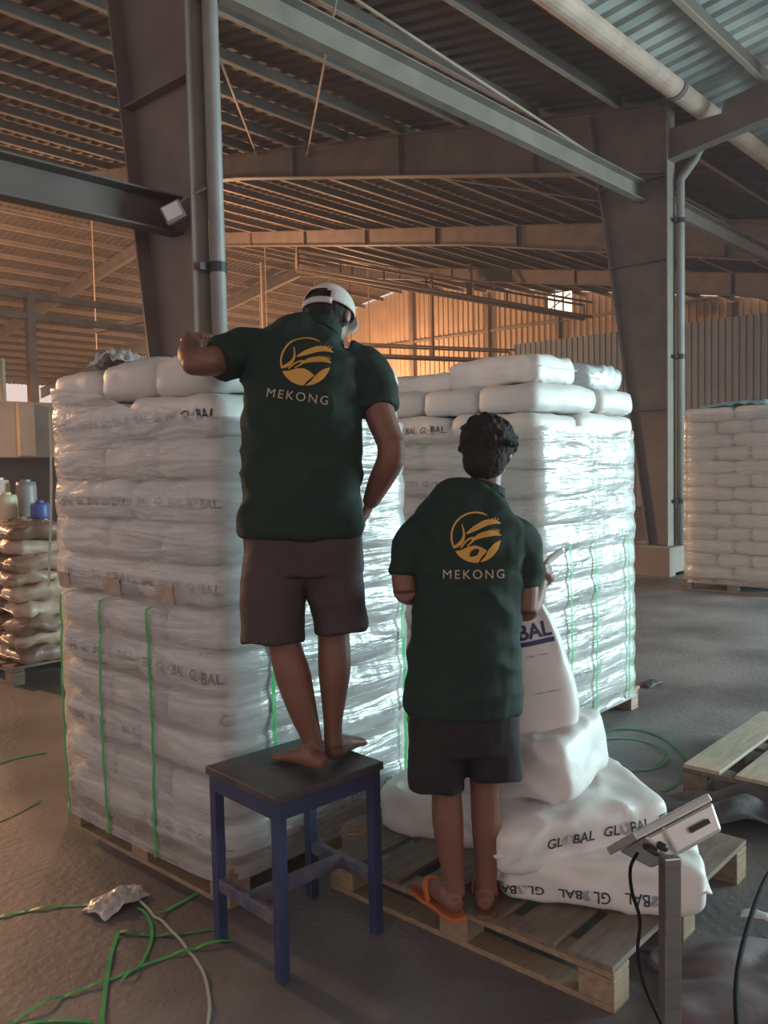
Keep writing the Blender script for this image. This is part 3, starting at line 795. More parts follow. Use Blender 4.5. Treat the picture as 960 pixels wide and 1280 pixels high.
drum((3.33, 6.80, zt), .075, .13, 'drum_blue', 'short blue drum on the sack pile')
drum((3.42, 7.22, zt), .085, .30, 'drum_grey', 'grey drum on the sack pile behind the cream one')
drum((3.26, 7.38, zt), .085, .32, 'drum_white', 'tall whitish drum on the sack pile')

# ------------------------------------------------------------------ blue stool
st = thing('work_stool', (1.955, 2.205, 0), 'blue painted wooden stool with a dark worn top', 'stool', None, R(-5))
SX, SY, SH = .445, .405, .615
MB().box((0, 0, SH - .014), (SX + .015, SY + .015, .028)).build('seat', 'stool_top', st, bevel=.004)
for sx in (-1, 1):
    for sy in (-1, 1):
        MB().tube([(sx * (SX / 2 - .018), sy * (SY / 2 - .022), 0), (sx * (SX / 2 - .02), sy * (SY / 2 - .02), SH - .028)], (.0255, .0255), 4, side=Vector((1, 1, 0))) .build('leg', 'blue_paint', st, bevel=.002)
MB().box((0, -(SY / 2 - .012), SH - .055), (SX - .04, .022, .055)).build('apron', 'blue_paint', st, bevel=.002)
MB().box((0, (SY / 2 - .012), SH - .055), (SX - .04, .022, .055)).build('apron', 'blue_paint', st, bevel=.002)
for s in (-1, 1): MB().box((s * (SX / 2 - .012), 0, SH - .055), (.022, SY - .04, .055)).build('apron', 'blue_paint', st, bevel=.002)
for s in (-1, 1): MB().box((s * (SX / 2 - .018), 0, .20), (.028, SY - .03, .045)).build('stretcher', 'worn_edge', st, bevel=.003)
MB().box((0, 0, .205), (SX - .02, .032, .045)).build('stretcher', 'worn_edge', st, bevel=.003)

# ------------------------------------------------------------------ bags on the working pallet
loose('paper_bag', .68, .40, .185, 51, (2.685, 1.432, .147 + .088), R(-59), 'white bag lying on the worn pallet, printed name upside down', (0, 0), size=.046, reps=3, z0=.012, flip=True, gap=.045, x0=-.245)
loose('paper_bag', .66, .42, .18, 52, (2.66, 1.575, .147 + .185 + .055), R(-31), 'white bag leaning across the upside-down one, name reading upright', (R(6), R(-3)), size=.048, reps=3, z0=.0, gap=.035, x0=-.16)
loose('paper_bag', .60, .40, .225, 53, (2.65, 1.755, .147 + .185 + .15 + .085), R(96), 'boxy plain bag under the standing bag', (R(-3), R(9)), q=6.0, seams=False)
loose('paper_bag', .62, .40, .20, 54, (2.80, 2.10, .147 + .09), R(-76), "white bag lying behind the bareheaded person's legs", (0, 0))
# standing bag held by the neck
sb = thing('standing_bag', (2.655, 1.665, .665), 'half-filled white bag held upright, blue printed name and bar', 'bag')
rings = []
HB = [(.0, .135, .105), (.02, .152, .12), (.10, .155, .12), (.22, .140, .108), (.33, .112, .08), (.42, .080, .055), (.49, .045, .035), (.545, .026, .024), (.60, .022, .02)]
NB = 48
bend = lambda z: R0 * (-.045 * (max(0, z - .1) / .5) ** 1.3)
for i in range(31):
    z = .60 * i / 30
    wx = np.interp(z, [h[0] for h in HB], [h[1] for h in HB]); wy = np.interp(z, [h[0] for h in HB], [h[2] for h in HB])
    ring = []
    for k in range(NB):
        a = 2 * math.pi * k / NB; c, s = math.cos(a), math.sin(a); e = 2 / 3.2
        x = math.copysign(abs(c) ** e, c) * wx; y = math.copysign(abs(s) ** e, s) * wy
        pl = 1 + (.20 * max(0, (z - .25) / .3)) * math.sin(a * 7 + 1) + .03 * noise.noise(Vector((x * 9, y * 9, z * 8)))
        v = R0 * x * pl + F0 * y * pl + UP * z + bend(z)
        ring.append(v)
    rings.append(ring)
sbm = MB().loft(rings).build('bag_body', 'bag_bright', sb, smooth=True)
bvh = BVHTree.FromPolygons([Vector(v) for r_ in rings for v in r_], [(k * NB + i, k * NB + (i + 1) % NB, (k + 1) * NB + (i + 1) % NB, (k + 1) * NB + i) for k in range(30) for i in range(NB)])
def project(bv, V2, org, ex, ey, direction, off=.003, back=.6):
    out = []; direction = Vector(direction).normalized()
    for x, y in V2:
        p = org + ex * x + ey * y
        h = bv.ray_cast(p - direction * back, direction, 3)
        out.append((h[0] if h[0] is not None else p) - direction * off)
    return out
lv, lf = text_geo('GLOBAL', .072, 1.0, 1, .0018); lw = max(p[0] for p in lv)
ex = (R0 * math.cos(R(9)) + UP * math.sin(R(9))); ey = (UP * math.cos(R(9)) - R0 * math.sin(R(9)))
org = R0 * (.055 - lw) + UP * .325 + F0 * -.1
MB().add(project(bvh, lv, org, ex, ey, F0), lf).build('print', 'print_blue', sbm)
def rect(w, h, n=12): return [(w * i / n, h * j) for i in range(n + 1) for j in (0, 1)], [(2 * i, 2 * i + 2, 2 * i + 3, 2 * i + 1) for i in range(n)]
rv, rf = rect(lw, .016); MB().add(project(bvh, rv, org - ey * .024 + ex * .004, ex, ey, F0), rf).build('print_bar', 'print_blue', sbm)
for k, (w, dy) in enumerate(((.085, -.062), (.10, -.19))):
    rv, rf = rect(w, .004); MB().add(project(bvh, rv, org + ex * (lw - .11) + ey * dy, ex, ey, F0), rf).build('print_line', 'print_globe', sbm)

# ------------------------------------------------------------------ weighing scale
sc = thing('weighing_scale', G(838, 1440, 0), 'stainless scale indicator on a square steel pole', 'scale')
base = Vector(sc.location); ptop = W(838, 1056, 2.05); ptop = Vector((base.x, base.y, ptop.z))
o = MB().box((0, 0, ptop.z / 2 + .01), (.040, .040, ptop.z - .02), Matrix.Rotation(HEAD + R(8), 3, 'Z')).build('pole', 'steel_brushed', sc, bevel=.004)
MB().box((-F0.x * .02, -F0.y * .02, .02), (.30, .30, .04), Matrix.Rotation(HEAD, 3, 'Z')).build('base_plate', 'steel_brushed', sc, bevel=.006)
A = (W(895, 992, 2.09) - W(776, 1054, 1.99)).normalized()
B = (F0 * .85 - UP * .56 - R0 * .05); B = (B - A * A.dot(B)).normalized(); Nn = A.cross(B)
if Nn.z < 0: Nn = -Nn
hc = W(838, 1022, 2.05) - base
rot = Matrix((A, B, Nn)).transposed()
MB().box(hc + B * .07, (.232, .175, .020), rot).build('front_panel', 'steel_panel', sc, bevel=.004)
bb = MB(); top = [(-.095, -.012), (.118, -.012), (.118, .15), (-.095, .15)]; bot = [(-.055, .0), (.105, .0), (.105, .12), (-.055, .12)]
bb.loft([[hc + rot @ Vector((x, y, -.078)) for x, y in bot], [hc + rot @ Vector((x, y, -.011)) for x, y in top]])
hb = bb.build('housing', 'steel_panel', sc, bevel=.008)
MB().box(hc + rot @ Vector((.05, -.0125, -.045)), (.055, .008, .012), rot).build('port_slot', 'dark_plastic', sc)
MB().box(hc + rot @ Vector((-.04, -.012, -.042)), (.006, .012, .06), rot).build('side_rib', 'steel_panel', sc)
for k in (-.085, -.06): MB().tube([hc + rot @ Vector((k, .02, -.03)), hc + rot @ Vector((k - .01, -.03, -.052))], .009, 10).build('cable_gland', 'dark_plastic', sc, smooth=True)
pts = [W(797, 1066, 2.02), W(788, 1085, 2.0), W(790, 1115, 1.99), W(800, 1150, 2.0), W(797, 1190, 1.98), W(805, 1230, 1.96), W(822, 1270, 1.95), W(840, 1310, 1.95)]
keep(MB().tube(pts, .0042, 8, sub=4).build('cable', 'black_rubber', None, smooth=True), sc)

# ------------------------------------------------------------------ things on the floor
crumple('tarp_heap', G(940, 1022), .95, .42, .13, 'tarp_dark', 'dark crumpled plastic heap in front of the pale empty pallet', 'tarp', 2.0, rz=R(-48), freq=3.2)
crumple('mauve_sack', G(985, 1235), .42, .80, .07, 'sack_mauve', 'flat mauve sack on the floor at the picture corner', 'sack', 8.0, rz=R(42), freq=3)
crumple('paper_scrap', G(944, 1168) + Vector((0, 0, .06)), .05, .09, .03, 'plastic_clear_white', 'small white scrap lying on the mauve sack', 'scrap', 4.0, n=8, rz=R(20))
pts = [G(975, 1110) + UP * .10, G(958, 1140) + UP * .13, G(941, 1185) + UP * .13, G(926, 1230) + UP * .10, G(920, 1275) + UP * .09, G(922, 1330) + UP * .09]
o = MB().tube(pts, .008, 8, sub=5).build('power_cable', 'black_rubber', smooth=True); tag(o, 'black cable running over the mauve sack', 'cable')
crumple('film_scrap', G(146, 1130), .22, .14, .05, 'plastic_clear_white', 'crumpled pale plastic scrap on the floor beside the stool stack', 'scrap', 6.0, n=16, rz=R(10))
def floor_strap(px, m, label, w=.014, lift=.012, seed=0):
    P = [G(x, y) for x, y in px]; pts = []
    n = len(P)
    for k in range(n - 1):
        for j in range(6):
            t = j / 6; a, b, c, d = P[max(k - 1, 0)], P[k], P[k + 1], P[min(k + 2, n - 1)]
            pts.append(.5 * ((2 * b) + (c - a) * t + (2 * a - 5 * b + 4 * c - d) * t * t + (3 * b - a - 3 * c + d) * t ** 3))
    pts.append(P[-1])
    pts = [p + UP * (.002 + lift * abs(noise.noise(Vector((k * .17, seed * 7.7, 0))))) for k, p in enumerate(pts)]
    o = ribbon(pts, w, (0, 0, 1)).build('loose_strap', m, origin=pts[0]); tag(o, label, 'strap', 'loose straps on the floor')
floor_strap([(-20, 958), (0, 954), (30, 946), (58, 941)], 'strap_green', 'green loose strap at the outer edge of the stool stack', .02, seed=1)
floor_strap([(-20, 1030), (0, 1027), (25, 1016), (50, 1002)], 'strap_dull', 'dull thin strap near the outer corner of the stool stack', .010, seed=2)
floor_strap([(-25, 1152), (0, 1147), (37, 1139), (75, 1134), (112, 1132)], 'strap_green', 'green strap leading up to the crumpled plastic scrap', .016, .02, seed=3)
floor_strap([(172, 1136), (186, 1150), (190, 1170), (184, 1192), (172, 1212), (150, 1228)], 'strap_green', 'green strap curling down from the plastic scrap', .011, .02, seed=4)
floor_strap([(10, 1284), (40, 1266), (75, 1249), (110, 1236), (142, 1224), (178, 1209), (210, 1197), (245, 1187), (290, 1176)], 'strap_green', 'long green strap sweeping from the corner to the stool', .014, .02, seed=5)
floor_strap([(126, 1290), (129, 1262), (133, 1228), (140, 1190), (148, 1168)], 'strap_green', 'green strap running up across the long one', .014, .03, seed=6)
floor_strap([(148, 1166), (175, 1169), (205, 1170), (240, 1166), (272, 1161)], 'strap_dull', 'dull green strap lying behind the stool leg', .018, .02, seed=7)
floor_strap([(196, 1146), (220, 1133), (250, 1116)], 'strap_green', 'short green strap beside the stool stack pallet', .016, .02, seed=8)
floor_strap([(172, 1126), (192, 1146), (212, 1165), (232, 1186), (248, 1208), (258, 1232), (262, 1262), (258, 1290)], 'strap_pale', 'thin pale strap curving past the stool', .010, .02, seed=9)
floor_strap([(20, 1284), (60, 1277), (115, 1278)], 'strap_green', 'green strap end at the bottom corner', .014, .01, seed=10)
floor_strap([(742, 922), (775, 912), (812, 916), (842, 932), (857, 955), (850, 976), (828, 990)], 'strap_dull', 'dull green strap looping wide beside the bright stack', .022, .02, seed=11)
floor_strap([(745, 930), (765, 924), (800, 926), (828, 938), (834, 952), (816, 962), (785, 964), (755, 958)], 'strap_dull', 'dull green strap coiled inside the wide loop', .018, .02, seed=12)
crumple('dark_scrap', G(812, 856), .22, .10, .03, 'tarp_dark', 'dark scrap on the floor at the rear corner of the bright stack', 'scrap', 9.0, n=10)

# ------------------------------------------------------------------ people
def tiltside(deg): return (R0 * math.cos(R(deg)) + UP * math.sin(R(deg)))
def fingers(b, wrist, knuckle, tip, spread, side, n=4, r=.0085, curl=None, lens=(.92, 1.0, .95, .80)):
    """palm wrist->knuckle, four fingers bending from knuckle to tip, side = across the palm"""
    wrist, knuckle, tip = Vector(wrist), Vector(knuckle), Vector(tip); side = Vector(side).normalized()
    b.tube([wrist, wrist.lerp(knuckle, .45), knuckle], [(.026, .018), (.038, .017), (.041, .014)], 12, side=side)
    mid = curl if curl is not None else knuckle.lerp(tip, .5)
    for k in range(4):
        o = side * (k - 1.5) * spread
        kn, md, tp = knuckle + o, Vector(mid) + o * 1.02, tip + o * .95
        tp = md + (tp - md) * lens[k]
        b.tube([knuckle.lerp(wrist, .35) + o * .8, kn, kn.lerp(md, .5), md, md.lerp(tp, .6), tp], [r, r * 1.08, r, r * .98, r * .9, r * .62], 10)
def thumb(b, root, mid, tip, r=.0105):
    b.tube([root, Vector(root).lerp(Vector(mid), .6), mid, Vector(mid).lerp(Vector(tip), .7), tip], [r * 1.35, r * 1.15, r, r * .95, r * .6], 10)
def head(b, c, fwd, up, k=1.0):
    """skull, jaw, nose, brow, lips, ears; fwd = where the face looks"""
    fwd = Vector(fwd).normalized(); up = (Vector(up) - fwd * fwd.dot(Vector(up))).normalized(); rt = fwd.cross(up); c = Vector(c)
    rot = Matrix((rt, fwd, up)).transposed()
    P = lambda x, y, z: c + rot @ (Vector((x, y, z)) * k)
    b.ellipsoid(P(0, -.008, .025), .074 * k, .095 * k, .088 * k, rot)
    b.ellipsoid(P(0, .020, -.035), .060 * k, .070 * k, .078 * k, rot)
    b.ellipsoid(P(0, .055, -.085), .032 * k, .030 * k, .024 * k, rot)
    b.tube([P(0, .082, .015), P(0, .102, -.015), P(0, .108, -.03)], [.009 * k, .012 * k, .016 * k], 10)
    b.tube([P(-.045, .072, .03), P(0, .088, .032), P(.045, .072, .03)], .010 * k, 8)
    b.tube([P(-.022, .080, -.058), P(0, .089, -.056), P(.022, .080, -.058)], .007 * k, 8)
    for s in (-1, 1):
        b.ellipsoid(P(s * .078, -.005, -.005), .010 * k, .020 * k, .032 * k, rot)
        b.ellipsoid(P(s * .032, .078, .008), .013 * k, .008 * k, .008 * k, rot)
    return P, rot
def foot(b, heel, toe, ankle, r=.034, up=UP):
    heel, toe, ankle = Vector(heel), Vector(toe), Vector(ankle); d = (toe - heel); L = d.length; d.normalize(); s = d.cross(UP).normalized()
    b.tube([heel + UP * .030 - d * .012, heel + UP * .034 + d * .02, heel + d * L * .45 + UP * .034, heel + d * L * .70 + UP * .024, heel + d * L * .84 + UP * .018],
           [(.020, .022), (.033, .032), (.034, .032), (.043, .023), (.044, .017)], 14, side=s)
    b.tube([ankle, heel.lerp(toe, .22) + UP * .05, heel.lerp(toe, .5) + UP * .04], [(r, r), (.035, .035), (.030, .025)], 12)
    for k in range(5):
        o = s * (k - 2) * .0165; l = (1.0, .99, .96, .93, .88)[k]
        b.tube([heel + d * L * .72 + o * .9 + UP * .016, heel + d * L * (l - .05) + o * 1.05 + UP * .013, heel + d * L * l + o * 1.1 + UP * .010], [.010, .010 if k else .013, .007], 8)
def cloth_disp(seed, amp, f=(7, 7, 10)):
    def d(p):
        a = noise.noise(Vector((p.x * f[0] + seed, p.y * f[1], p.z * f[2]))); b = noise.noise(Vector((p.x * 18 + seed, p.y * 18, p.z * 22 + 4)))
        return amp * (1 - 2 * abs(a)) * .8 + amp * .35 * b
    return d

def logo_geo():
    """round emblem with ears, leaf and field; unit radius"""
    V, F_ = [], []
    def stroke(pts, ws, n=6):
        P = [Vector((x, y)) for x, y in pts]; Q = []; Wd = []
        for k in range(len(P) - 1):
            for j in range(n):
                t = j / n; a, b, c, d = P[max(k - 1, 0)], P[k], P[k + 1], P[min(k + 2, len(P) - 1)]
                Q.append(.5 * ((2 * b) + (c - a) * t + (2 * a - 5 * b + 4 * c - d) * t * t + (3 * b - a - 3 * c + d) * t ** 3)); Wd.append(ws[k] + (ws[k + 1] - ws[k]) * t)
        Q.append(P[-1]); Wd.append(ws[-1]); o = len(V)
        for k, p in enumerate(Q):
            t = (Q[min(k + 1, len(Q) - 1)] - Q[max(k - 1, 0)]).normalized(); s = Vector((-t.y, t.x)) * Wd[k] / 2
            V.append((p.x + s.x, p.y + s.y)); V.append((p.x - s.x, p.y - s.y))
        for k in range(len(Q) - 1): F_.append((o + 2 * k, o + 2 * k + 2, o + 2 * k + 3, o + 2 * k + 1))
    def band(up, lo):
        o = len(V); n = 20; xs = np.linspace(up[0][0], up[-1][0], n)
        for x in xs:
            V.append((x, float(np.interp(x, [p[0] for p in up], [p[1] for p in up])))); V.append((x, float(np.interp(x, [p[0] for p in lo], [p[1] for p in lo]))))
        for k in range(n - 1): F_.append((o + 2 * k, o + 2 * k + 1, o + 2 * k + 3, o + 2 * k + 2))
    circ = lambda a, r=1.0: (r * math.cos(R(a)), r * math.sin(R(a)))
    stroke([circ(a, .97) for a in range(62, 216, 11)], [.03] + [.07] * 13)
    low = [circ(a) for a in range(212, 350, 4)]
    # field of the near bank
    band([(-.84, -.54), (-.6, -.50), (-.3, -.36), (0, -.32), (.22, -.40), (.42, -.52)], [(-.84, -.545)] + [p for p in low if -.84 < p[0] < .12] + [(.14, -.88), (.24, -.74), (.42, -.56)])
    band([(.16, -.985), (.30, -.80), (.40, -.70), (.48, -.58), (.40, -.46), (.6, -.30), (.8, -.16), (.985, -.12)] if False else [(.16, -.97), (.34, -.76), (.50, -.48), (.7, -.26), (.985, -.12)], [(.16, -.985)] + [p for p in low if p[0] > .17] + [(.985, -.16)])
    stroke([(-.90, -.40), (-.62, -.22), (-.48, .10), (-.55, .52)], [.10, .16, .09, .03])
    stroke([(-.62, -.42), (-.36, -.12), (-.12, -.02), (-.10, -.12), (-.36, -.34)], [.05, .07, .07, .07, .05])
    for pts in ([(-.38, .14), (-.05, .34), (.35, .54), (.72, .60), (1.02, .52)], [(-.18, -.14), (.15, .04), (.5, .14), (.78, .14), (1.0, .06)]):
        stroke(pts, [.05, .20, .24, .18, .03])
        for k in range(8):
            t = .15 + k * .1; x = float(np.interp(t, np.linspace(0, 1, 5), [p[0] for p in pts])); y = float(np.interp(t, np.linspace(0, 1, 5), [p[1] for p in pts]))
            stroke([(x, y + .06), (x + .10, y + .18)], [.06, .02], 1)
    return V, F_
def shirt_print(shirt, org, size, tilt, parent):
    me = shirt.data; bv = BVHTree.FromPolygons([v.co.copy() for v in me.vertices], [tuple(p.vertices) for p in me.polygons])
    ex = R0 * math.cos(R(tilt)) + UP * math.sin(R(tilt)); ey = UP * math.cos(R(tilt)) - R0 * math.sin(R(tilt))
    V, F_ = logo_geo()
    inv = shirt.matrix_basis.inverted()
    a = MB().add(project(bv, [(x * size, y * size) for x, y in V], org, ex, ey, F0, .004, .5), F_).build('emblem', 'print_gold')
    h = size * .50; lv, lf = text_geo('MEKONG', h, 1.28, 2, .0); w = max(p[0] for p in lv)
    b = MB().add(project(bv, [(x - w / 2, y) for x, y in lv], org - ey * size * 1.62 - ex * size * .12, ex, ey, F0, .004, .5), lf).build('lettering', 'print_cream')
    for o in (a, b): o.parent = shirt; o.matrix_parent_inverse = shirt.matrix_parent_inverse.inverted() if False else Matrix.Identity(4)

# ---------------- man in the white cap on the stool
p1 = thing('person', (2.05, 2.19, .615), 'person in green shirt and white cap standing barefoot on the stool', 'person')
K = 2.97 / FPX
b = MB()
b.tube([W(378, 700, 2.98), W(377, 620, 3.0), W(378, 540, 3.02), W(380, 470, 3.05), W(394, 425, 3.07), W(400, 410, 3.08)], [(.17, .11), (.155, .10), (.165, .11), (.19, .105), (.10, .08), (.06, .055)], 20, side=[tiltside(0)] * 3 + [tiltside(-9)] * 3, sub=4)
HC1 = W(412, 397, 3.13)
b.tube([W(396, 424, 3.07), W(404, 410, 3.09), HC1], [.062, .055, .05], 14)
fw1 = (F0 * .86 + R0 * .44 - UP * .36).normalized(); up1 = (UP * .92 + F0 * .35 + R0 * .12 ).normalized()
P1h, rot1 = head(b, HC1, fw1, up1, 1.0)
# raised arm
b.tube([W(345, 440, 3.06), W(305, 442, 3.05), W(278, 449, 2.99), W(257, 452, 2.92), W(244, 451, 2.90), W(238, 445, 2.95), W(237, 437, 3.02), W(240, 431, 3.06)], [.07, .060, .055, .050, .047, .044, .036, .029], 16, sub=4)
b.ellipsoid(W(242, 456, 2.89), .040, .040, .036)
fingers(b, W(240, 432, 3.055), W(243, 422, 3.10), W(262, 423, 3.13), .0205, R0 * .35 + F0 * .8 + UP * .1, curl=W(254, 417, 3.13))
thumb(b, W(238, 430, 3.06), W(230, 424, 3.06), W(227, 427, 3.09))
# lowered arm
b.tube([W(435, 456, 3.06), W(462, 470, 3.05), W(474, 515, 3.01), W(489, 556, 2.98)], [.07, .066, .056, .047], 14, sub=3)
b.tube([W(488, 552, 2.98), W(488, 575, 2.98), W(474, 604, 3.02), W(462, 630, 3.06)], [.048, .049, .042, .028], 14, sub=3)
fingers(b, W(463, 627, 3.06), W(456, 646, 3.09), W(450, 664, 3.10), .019, F0 * 1.0 + R0 * .2, curl=W(450, 656, 3.11))
thumb(b, W(460, 634, 3.05), W(452, 646, 3.04), W(449, 654, 3.05))
# legs
b.tube([W(352, 700, 2.98), W(352, 760, 2.97), W(356, 805, 2.965), W(366, 843, 2.955), W(379, 890, 2.955), W(389, 921, 2.955), W(394, 945, 2.955)], [.09, .072, .057, .062, .049, .036, .035], 16, sub=4)
b.tube([W(412, 700, 2.98), W(416, 760, 2.99), W(417, 790, 3.0), W(418, 834, 3.0), W(417, 874, 3.0), W(416, 905, 3.0), W(417, 932, 3.0)], [.09, .072, .056, .058, .044, .033, .034], 16, sub=4)
z1 = .617
foot(b, G(404, 965, z1), G(404, 965, z1) + (-R0 * .165 + F0 * .155), W(394, 943, 2.955))
foot(b, G(414, 952, z1), G(414, 952, z1) + (R0 * .10 + F0 * .20), W(417, 932, 3.0))
solid('body', b, 'skin', p1, .0048, 4)
# shirt
b = MB()
b.tube([W(376, 668, 2.975), W(376, 655, 2.975), W(377, 600, 2.99), W(378, 540, 3.01), W(378, 490, 3.035), W(382, 455, 3.05), W(389, 428, 3.065), W(399, 411, 3.075)],
       [(.205, .135), (.212, .14), (.206, .13), (.205, .13), (.208, .135), (.218, .125), (.165, .10), (.078, .07)], 28,
       side=[tiltside(-1)] * 2 + [tiltside(0), tiltside(-2), tiltside(-6), tiltside(-9), tiltside(-9), tiltside(-12)], sub=5, power=2.4)
b.tube([W(350, 445, 3.06), W(318, 440, 3.055), W(296, 443, 3.02), W(275, 449, 2.965)], [.085, .082, .077, .070], 18, sub=4)
b.tube([W(430, 455, 3.06), W(456, 468, 3.055), W(466, 490, 3.04), W(471, 513, 3.015)], [.085, .084, .080, .074], 18, sub=4)
s1 = solid('shirt', b, 'shirt_green', p1, .007, 4, cloth_disp(3.0, .016))
s1.location = (0, 0, 0)
b = MB(); b.tube([W(399, 414, 3.075), W(404, 402, 3.085)], [(.082, .07), (.075, .062)], 20, side=tiltside(-14)); solid('collar', b, 'shirt_green', p1, .005, 3)
shirt_print(s1, W(385, 455, 3.0), .086, -9, p1)
# shorts
b = MB()
b.tube([W(378, 640, 2.98), W(379, 680, 2.98), W(380, 715, 2.985)], [(.200, .125), (.205, .13), (.205, .13)], 24, side=R0, sub=3, power=2.5)
b.tube([W(352, 690, 2.98), W(343, 730, 2.975), W(341, 770, 2.97), W(341, 802, 2.965)], [(.125, .12), (.112, .115), (.106, .11), (.107, .11)], 20, side=R0, sub=3, power=2.4)
b.tube([W(406, 690, 2.985), W(417, 730, 2.985), W(424, 765, 2.99), W(427, 788, 2.99)], [(.125, .12), (.100, .112), (.090, .108), (.090, .108)], 20, side=[tiltside(0), tiltside(2), tiltside(8), tiltside(14)], sub=3, power=2.4)
sh1 = solid('shorts', b, 'shorts_brown', p1, .007, 4, cloth_disp(8.0, .009, (8, 8, 5)))
# hair and cap
b = MB()
b.ellipsoid(P1h(0, -.018, .012), .081, .092, .088, rot1); b.ellipsoid(P1h(0, -.050, -.045), .062, .048, .055, rot1)
solid('hair', b, 'hair_black', p1, .005, 3, lambda p: .003 * noise.noise(p * 60))
def cap_dome(P, n=40, m=16):
    mb = MB(); rows = []
    for k in range(m + 1):
        th = (math.pi / 2) * k / m * 1.06
        row = []
        for i in range(n):
            a = 2 * math.pi * i / n
            row.append(P(.092 * math.sin(th) * math.sin(a), .104 * math.sin(th) * math.cos(a) - .010, .020 + .096 * math.cos(th)))
        rows.append(row)
    vs = [p for r_ in rows for p in r_]; fs = []
    for k in range(m):
        for i in range(n):
            j = (i + 1) % n; ang = abs(((i + .5) / n * 360) - 180)
            if k >= m - 5 and k < m - 1 and ang < 6 + 34 * math.sqrt(max(0, 1 - ((m - 1 - k) / 4.6) ** 2)): continue      # opening above the strap
            fs.append((k * n + i, (k + 1) * n + i, (k + 1) * n + j, k * n + j))
    mb.add(vs, fs); return mb
cp = cap_dome(P1h).build('cap', 'cap_white', None, smooth=True)
sm = cp.modifiers.new('thick', 'SOLIDIFY'); sm.thickness = .003; keep(cp, p1)
pts = [P1h(.094 * math.sin(R(a)), .106 * math.cos(R(a)) - .010, .008) for a in range(140, 221, 8)]
o = ribbon(pts, .022, [(p - P1h(0, 0, .008)).normalized() for p in pts], .004).build('cap_strap', 'cap_strap', None, smooth=True); o.parent = cp
mb = MB(); vs = []; nb_ = 14
for s in (0, 1):
    for i in range(nb_ + 1):
        a = R(-62 + 124 * i / nb_)
        for rr in (0, .5, 1):
            ext = .062 * math.cos(a * 1.25) * rr
            vs.append(P1h(.092 * math.sin(a), .094 * math.cos(a) + ext, .016 + .006 * rr - .010 * (math.sin(a) ** 2) * rr - s * .004))
q = (nb_ + 1) * 3; fs = []
for i in range(nb_):
    for r_ in range(2):
        a_ = i * 3 + r_; fs.append((a_, a_ + 1, a_ + 4, a_ + 3)); fs.append((q + a_, q + a_ + 3, q + a_ + 4, q + a_ + 1))
    fs.append((i * 3 + 2, q + i * 3 + 2, q + i * 3 + 5, i * 3 + 5))
o = mb.add(vs, fs).build('cap_visor', 'cap_white', None, smooth=True); o.parent = cp
MB().ellipsoid(P1h(0, -.010, .117), .006, .006, .004, rot1, 10, 6).build('cap_button', 'cap_white', None, smooth=True).parent = cp

# ---------------- bareheaded man on the pallet
p2 = thing('person', (2.27, 1.76, .147), 'bareheaded person in green shirt and dark shorts standing on the pallet', 'person')
b = MB()
b.tube([W(580, 930, 2.87), W(581, 850, 2.88), W(584, 760, 2.89), W(587, 680, 2.90), W(598, 628, 2.91), W(606, 608, 2.915)], [(.165, .10), (.15, .095), (.155, .10), (.175, .10), (.09, .075), (.06, .055)], 20, side=R0, sub=4)
HC2 = W(610, 566, 2.945)
b.tube([W(603, 625, 2.91), W(607, 603, 2.92), HC2], [.06, .054, .052], 14)
fw2 = (F0 * .90 + R0 * .36 - UP * .34).normalized(); up2 = (UP * .94 + F0 * .30 + R0 * .10).normalized()
P2h, rot2 = head(b, HC2, fw2, up2, .98)
b.tube([W(545, 668, 2.90), W(516, 680, 2.895), W(506, 712, 2.88), W(506, 740, 2.87)], [.07, .056, .045, .040], 14, sub=3)
b.tube([W(506, 737, 2.87), W(512, 741, 2.93), W(540, 742, 3.04), W(566, 738, 3.09)], [.041, .043, .034, .026], 14, sub=3)
fingers(b, W(562, 738, 3.09), W(585, 736, 3.13), W(612, 742, 3.13), .019, UP * .8 + F0 * .3, curl=W(604, 736, 3.15))
thumb(b, W(570, 732, 3.10), W(585, 722, 3.11), W(598, 720, 3.12))
b.tube([W(628, 664, 2.90), W(650, 680, 2.895), W(657, 725, 2.89), W(656, 764, 2.885)], [.07, .058, .046, .041], 14, sub=3)
b.tube([W(656, 762, 2.885), W(661, 758, 2.93), W(668, 745, 2.98), W(674, 728, 3.03)], [.042, .043, .036, .028], 14, sub=3)
# fist round the bag neck
kn = W(682, 716, 3.03)
fingers(b, W(674, 730, 3.03), kn, W(678, 722, 3.075), .0185, UP * .85 - R0 * .2, r=.009, curl=W(689, 714, 3.075))
thumb(b, W(674, 722, 3.03), W(671, 708, 3.05), W(678, 704, 3.08))
b.tube([W(556, 920, 2.87), W(555, 960, 2.865), W(558, 988, 2.86), W(560, 1030, 2.855), W(566, 1088, 2.85), W(570, 1118, 2.85)], [.085, .062, .051, .052, .038, .033], 16, sub=4)
b.tube([W(606, 920, 2.87), W(607, 955, 2.87), W(607, 980, 2.87), W(608, 1030, 2.87), W(608, 1088, 2.87), W(608, 1116, 2.87)], [.085, .063, .053, .050, .037, .033], 16, sub=4)
z2 = .147 + .018
h2l, h2r = G(571, 1143, z2), G(606, 1140, z2)
t2l, t2r = h2l + (-R0 * .115 + F0 * .215), h2r + (R0 * .03 + F0 * .235)
foot(b, h2l, t2l, W(570, 1116, 2.85)); foot(b, h2r, t2r, W(608, 1114, 2.87))
solid('body', b, 'skin', p2, .0048, 4)
b = MB()
b.tube([W(579, 887, 2.875), W(579, 874, 2.875), W(580, 820, 2.88), W(583, 760, 2.89), W(585, 700, 2.90), W(588, 662, 2.905), W(594, 634, 2.91), W(604, 614, 2.915)],
       [(.188, .13), (.190, .132), (.183, .125), (.176, .12), (.186, .125), (.192, .12), (.158, .10), (.090, .075)], 28, side=R0, sub=5, power=2.4)
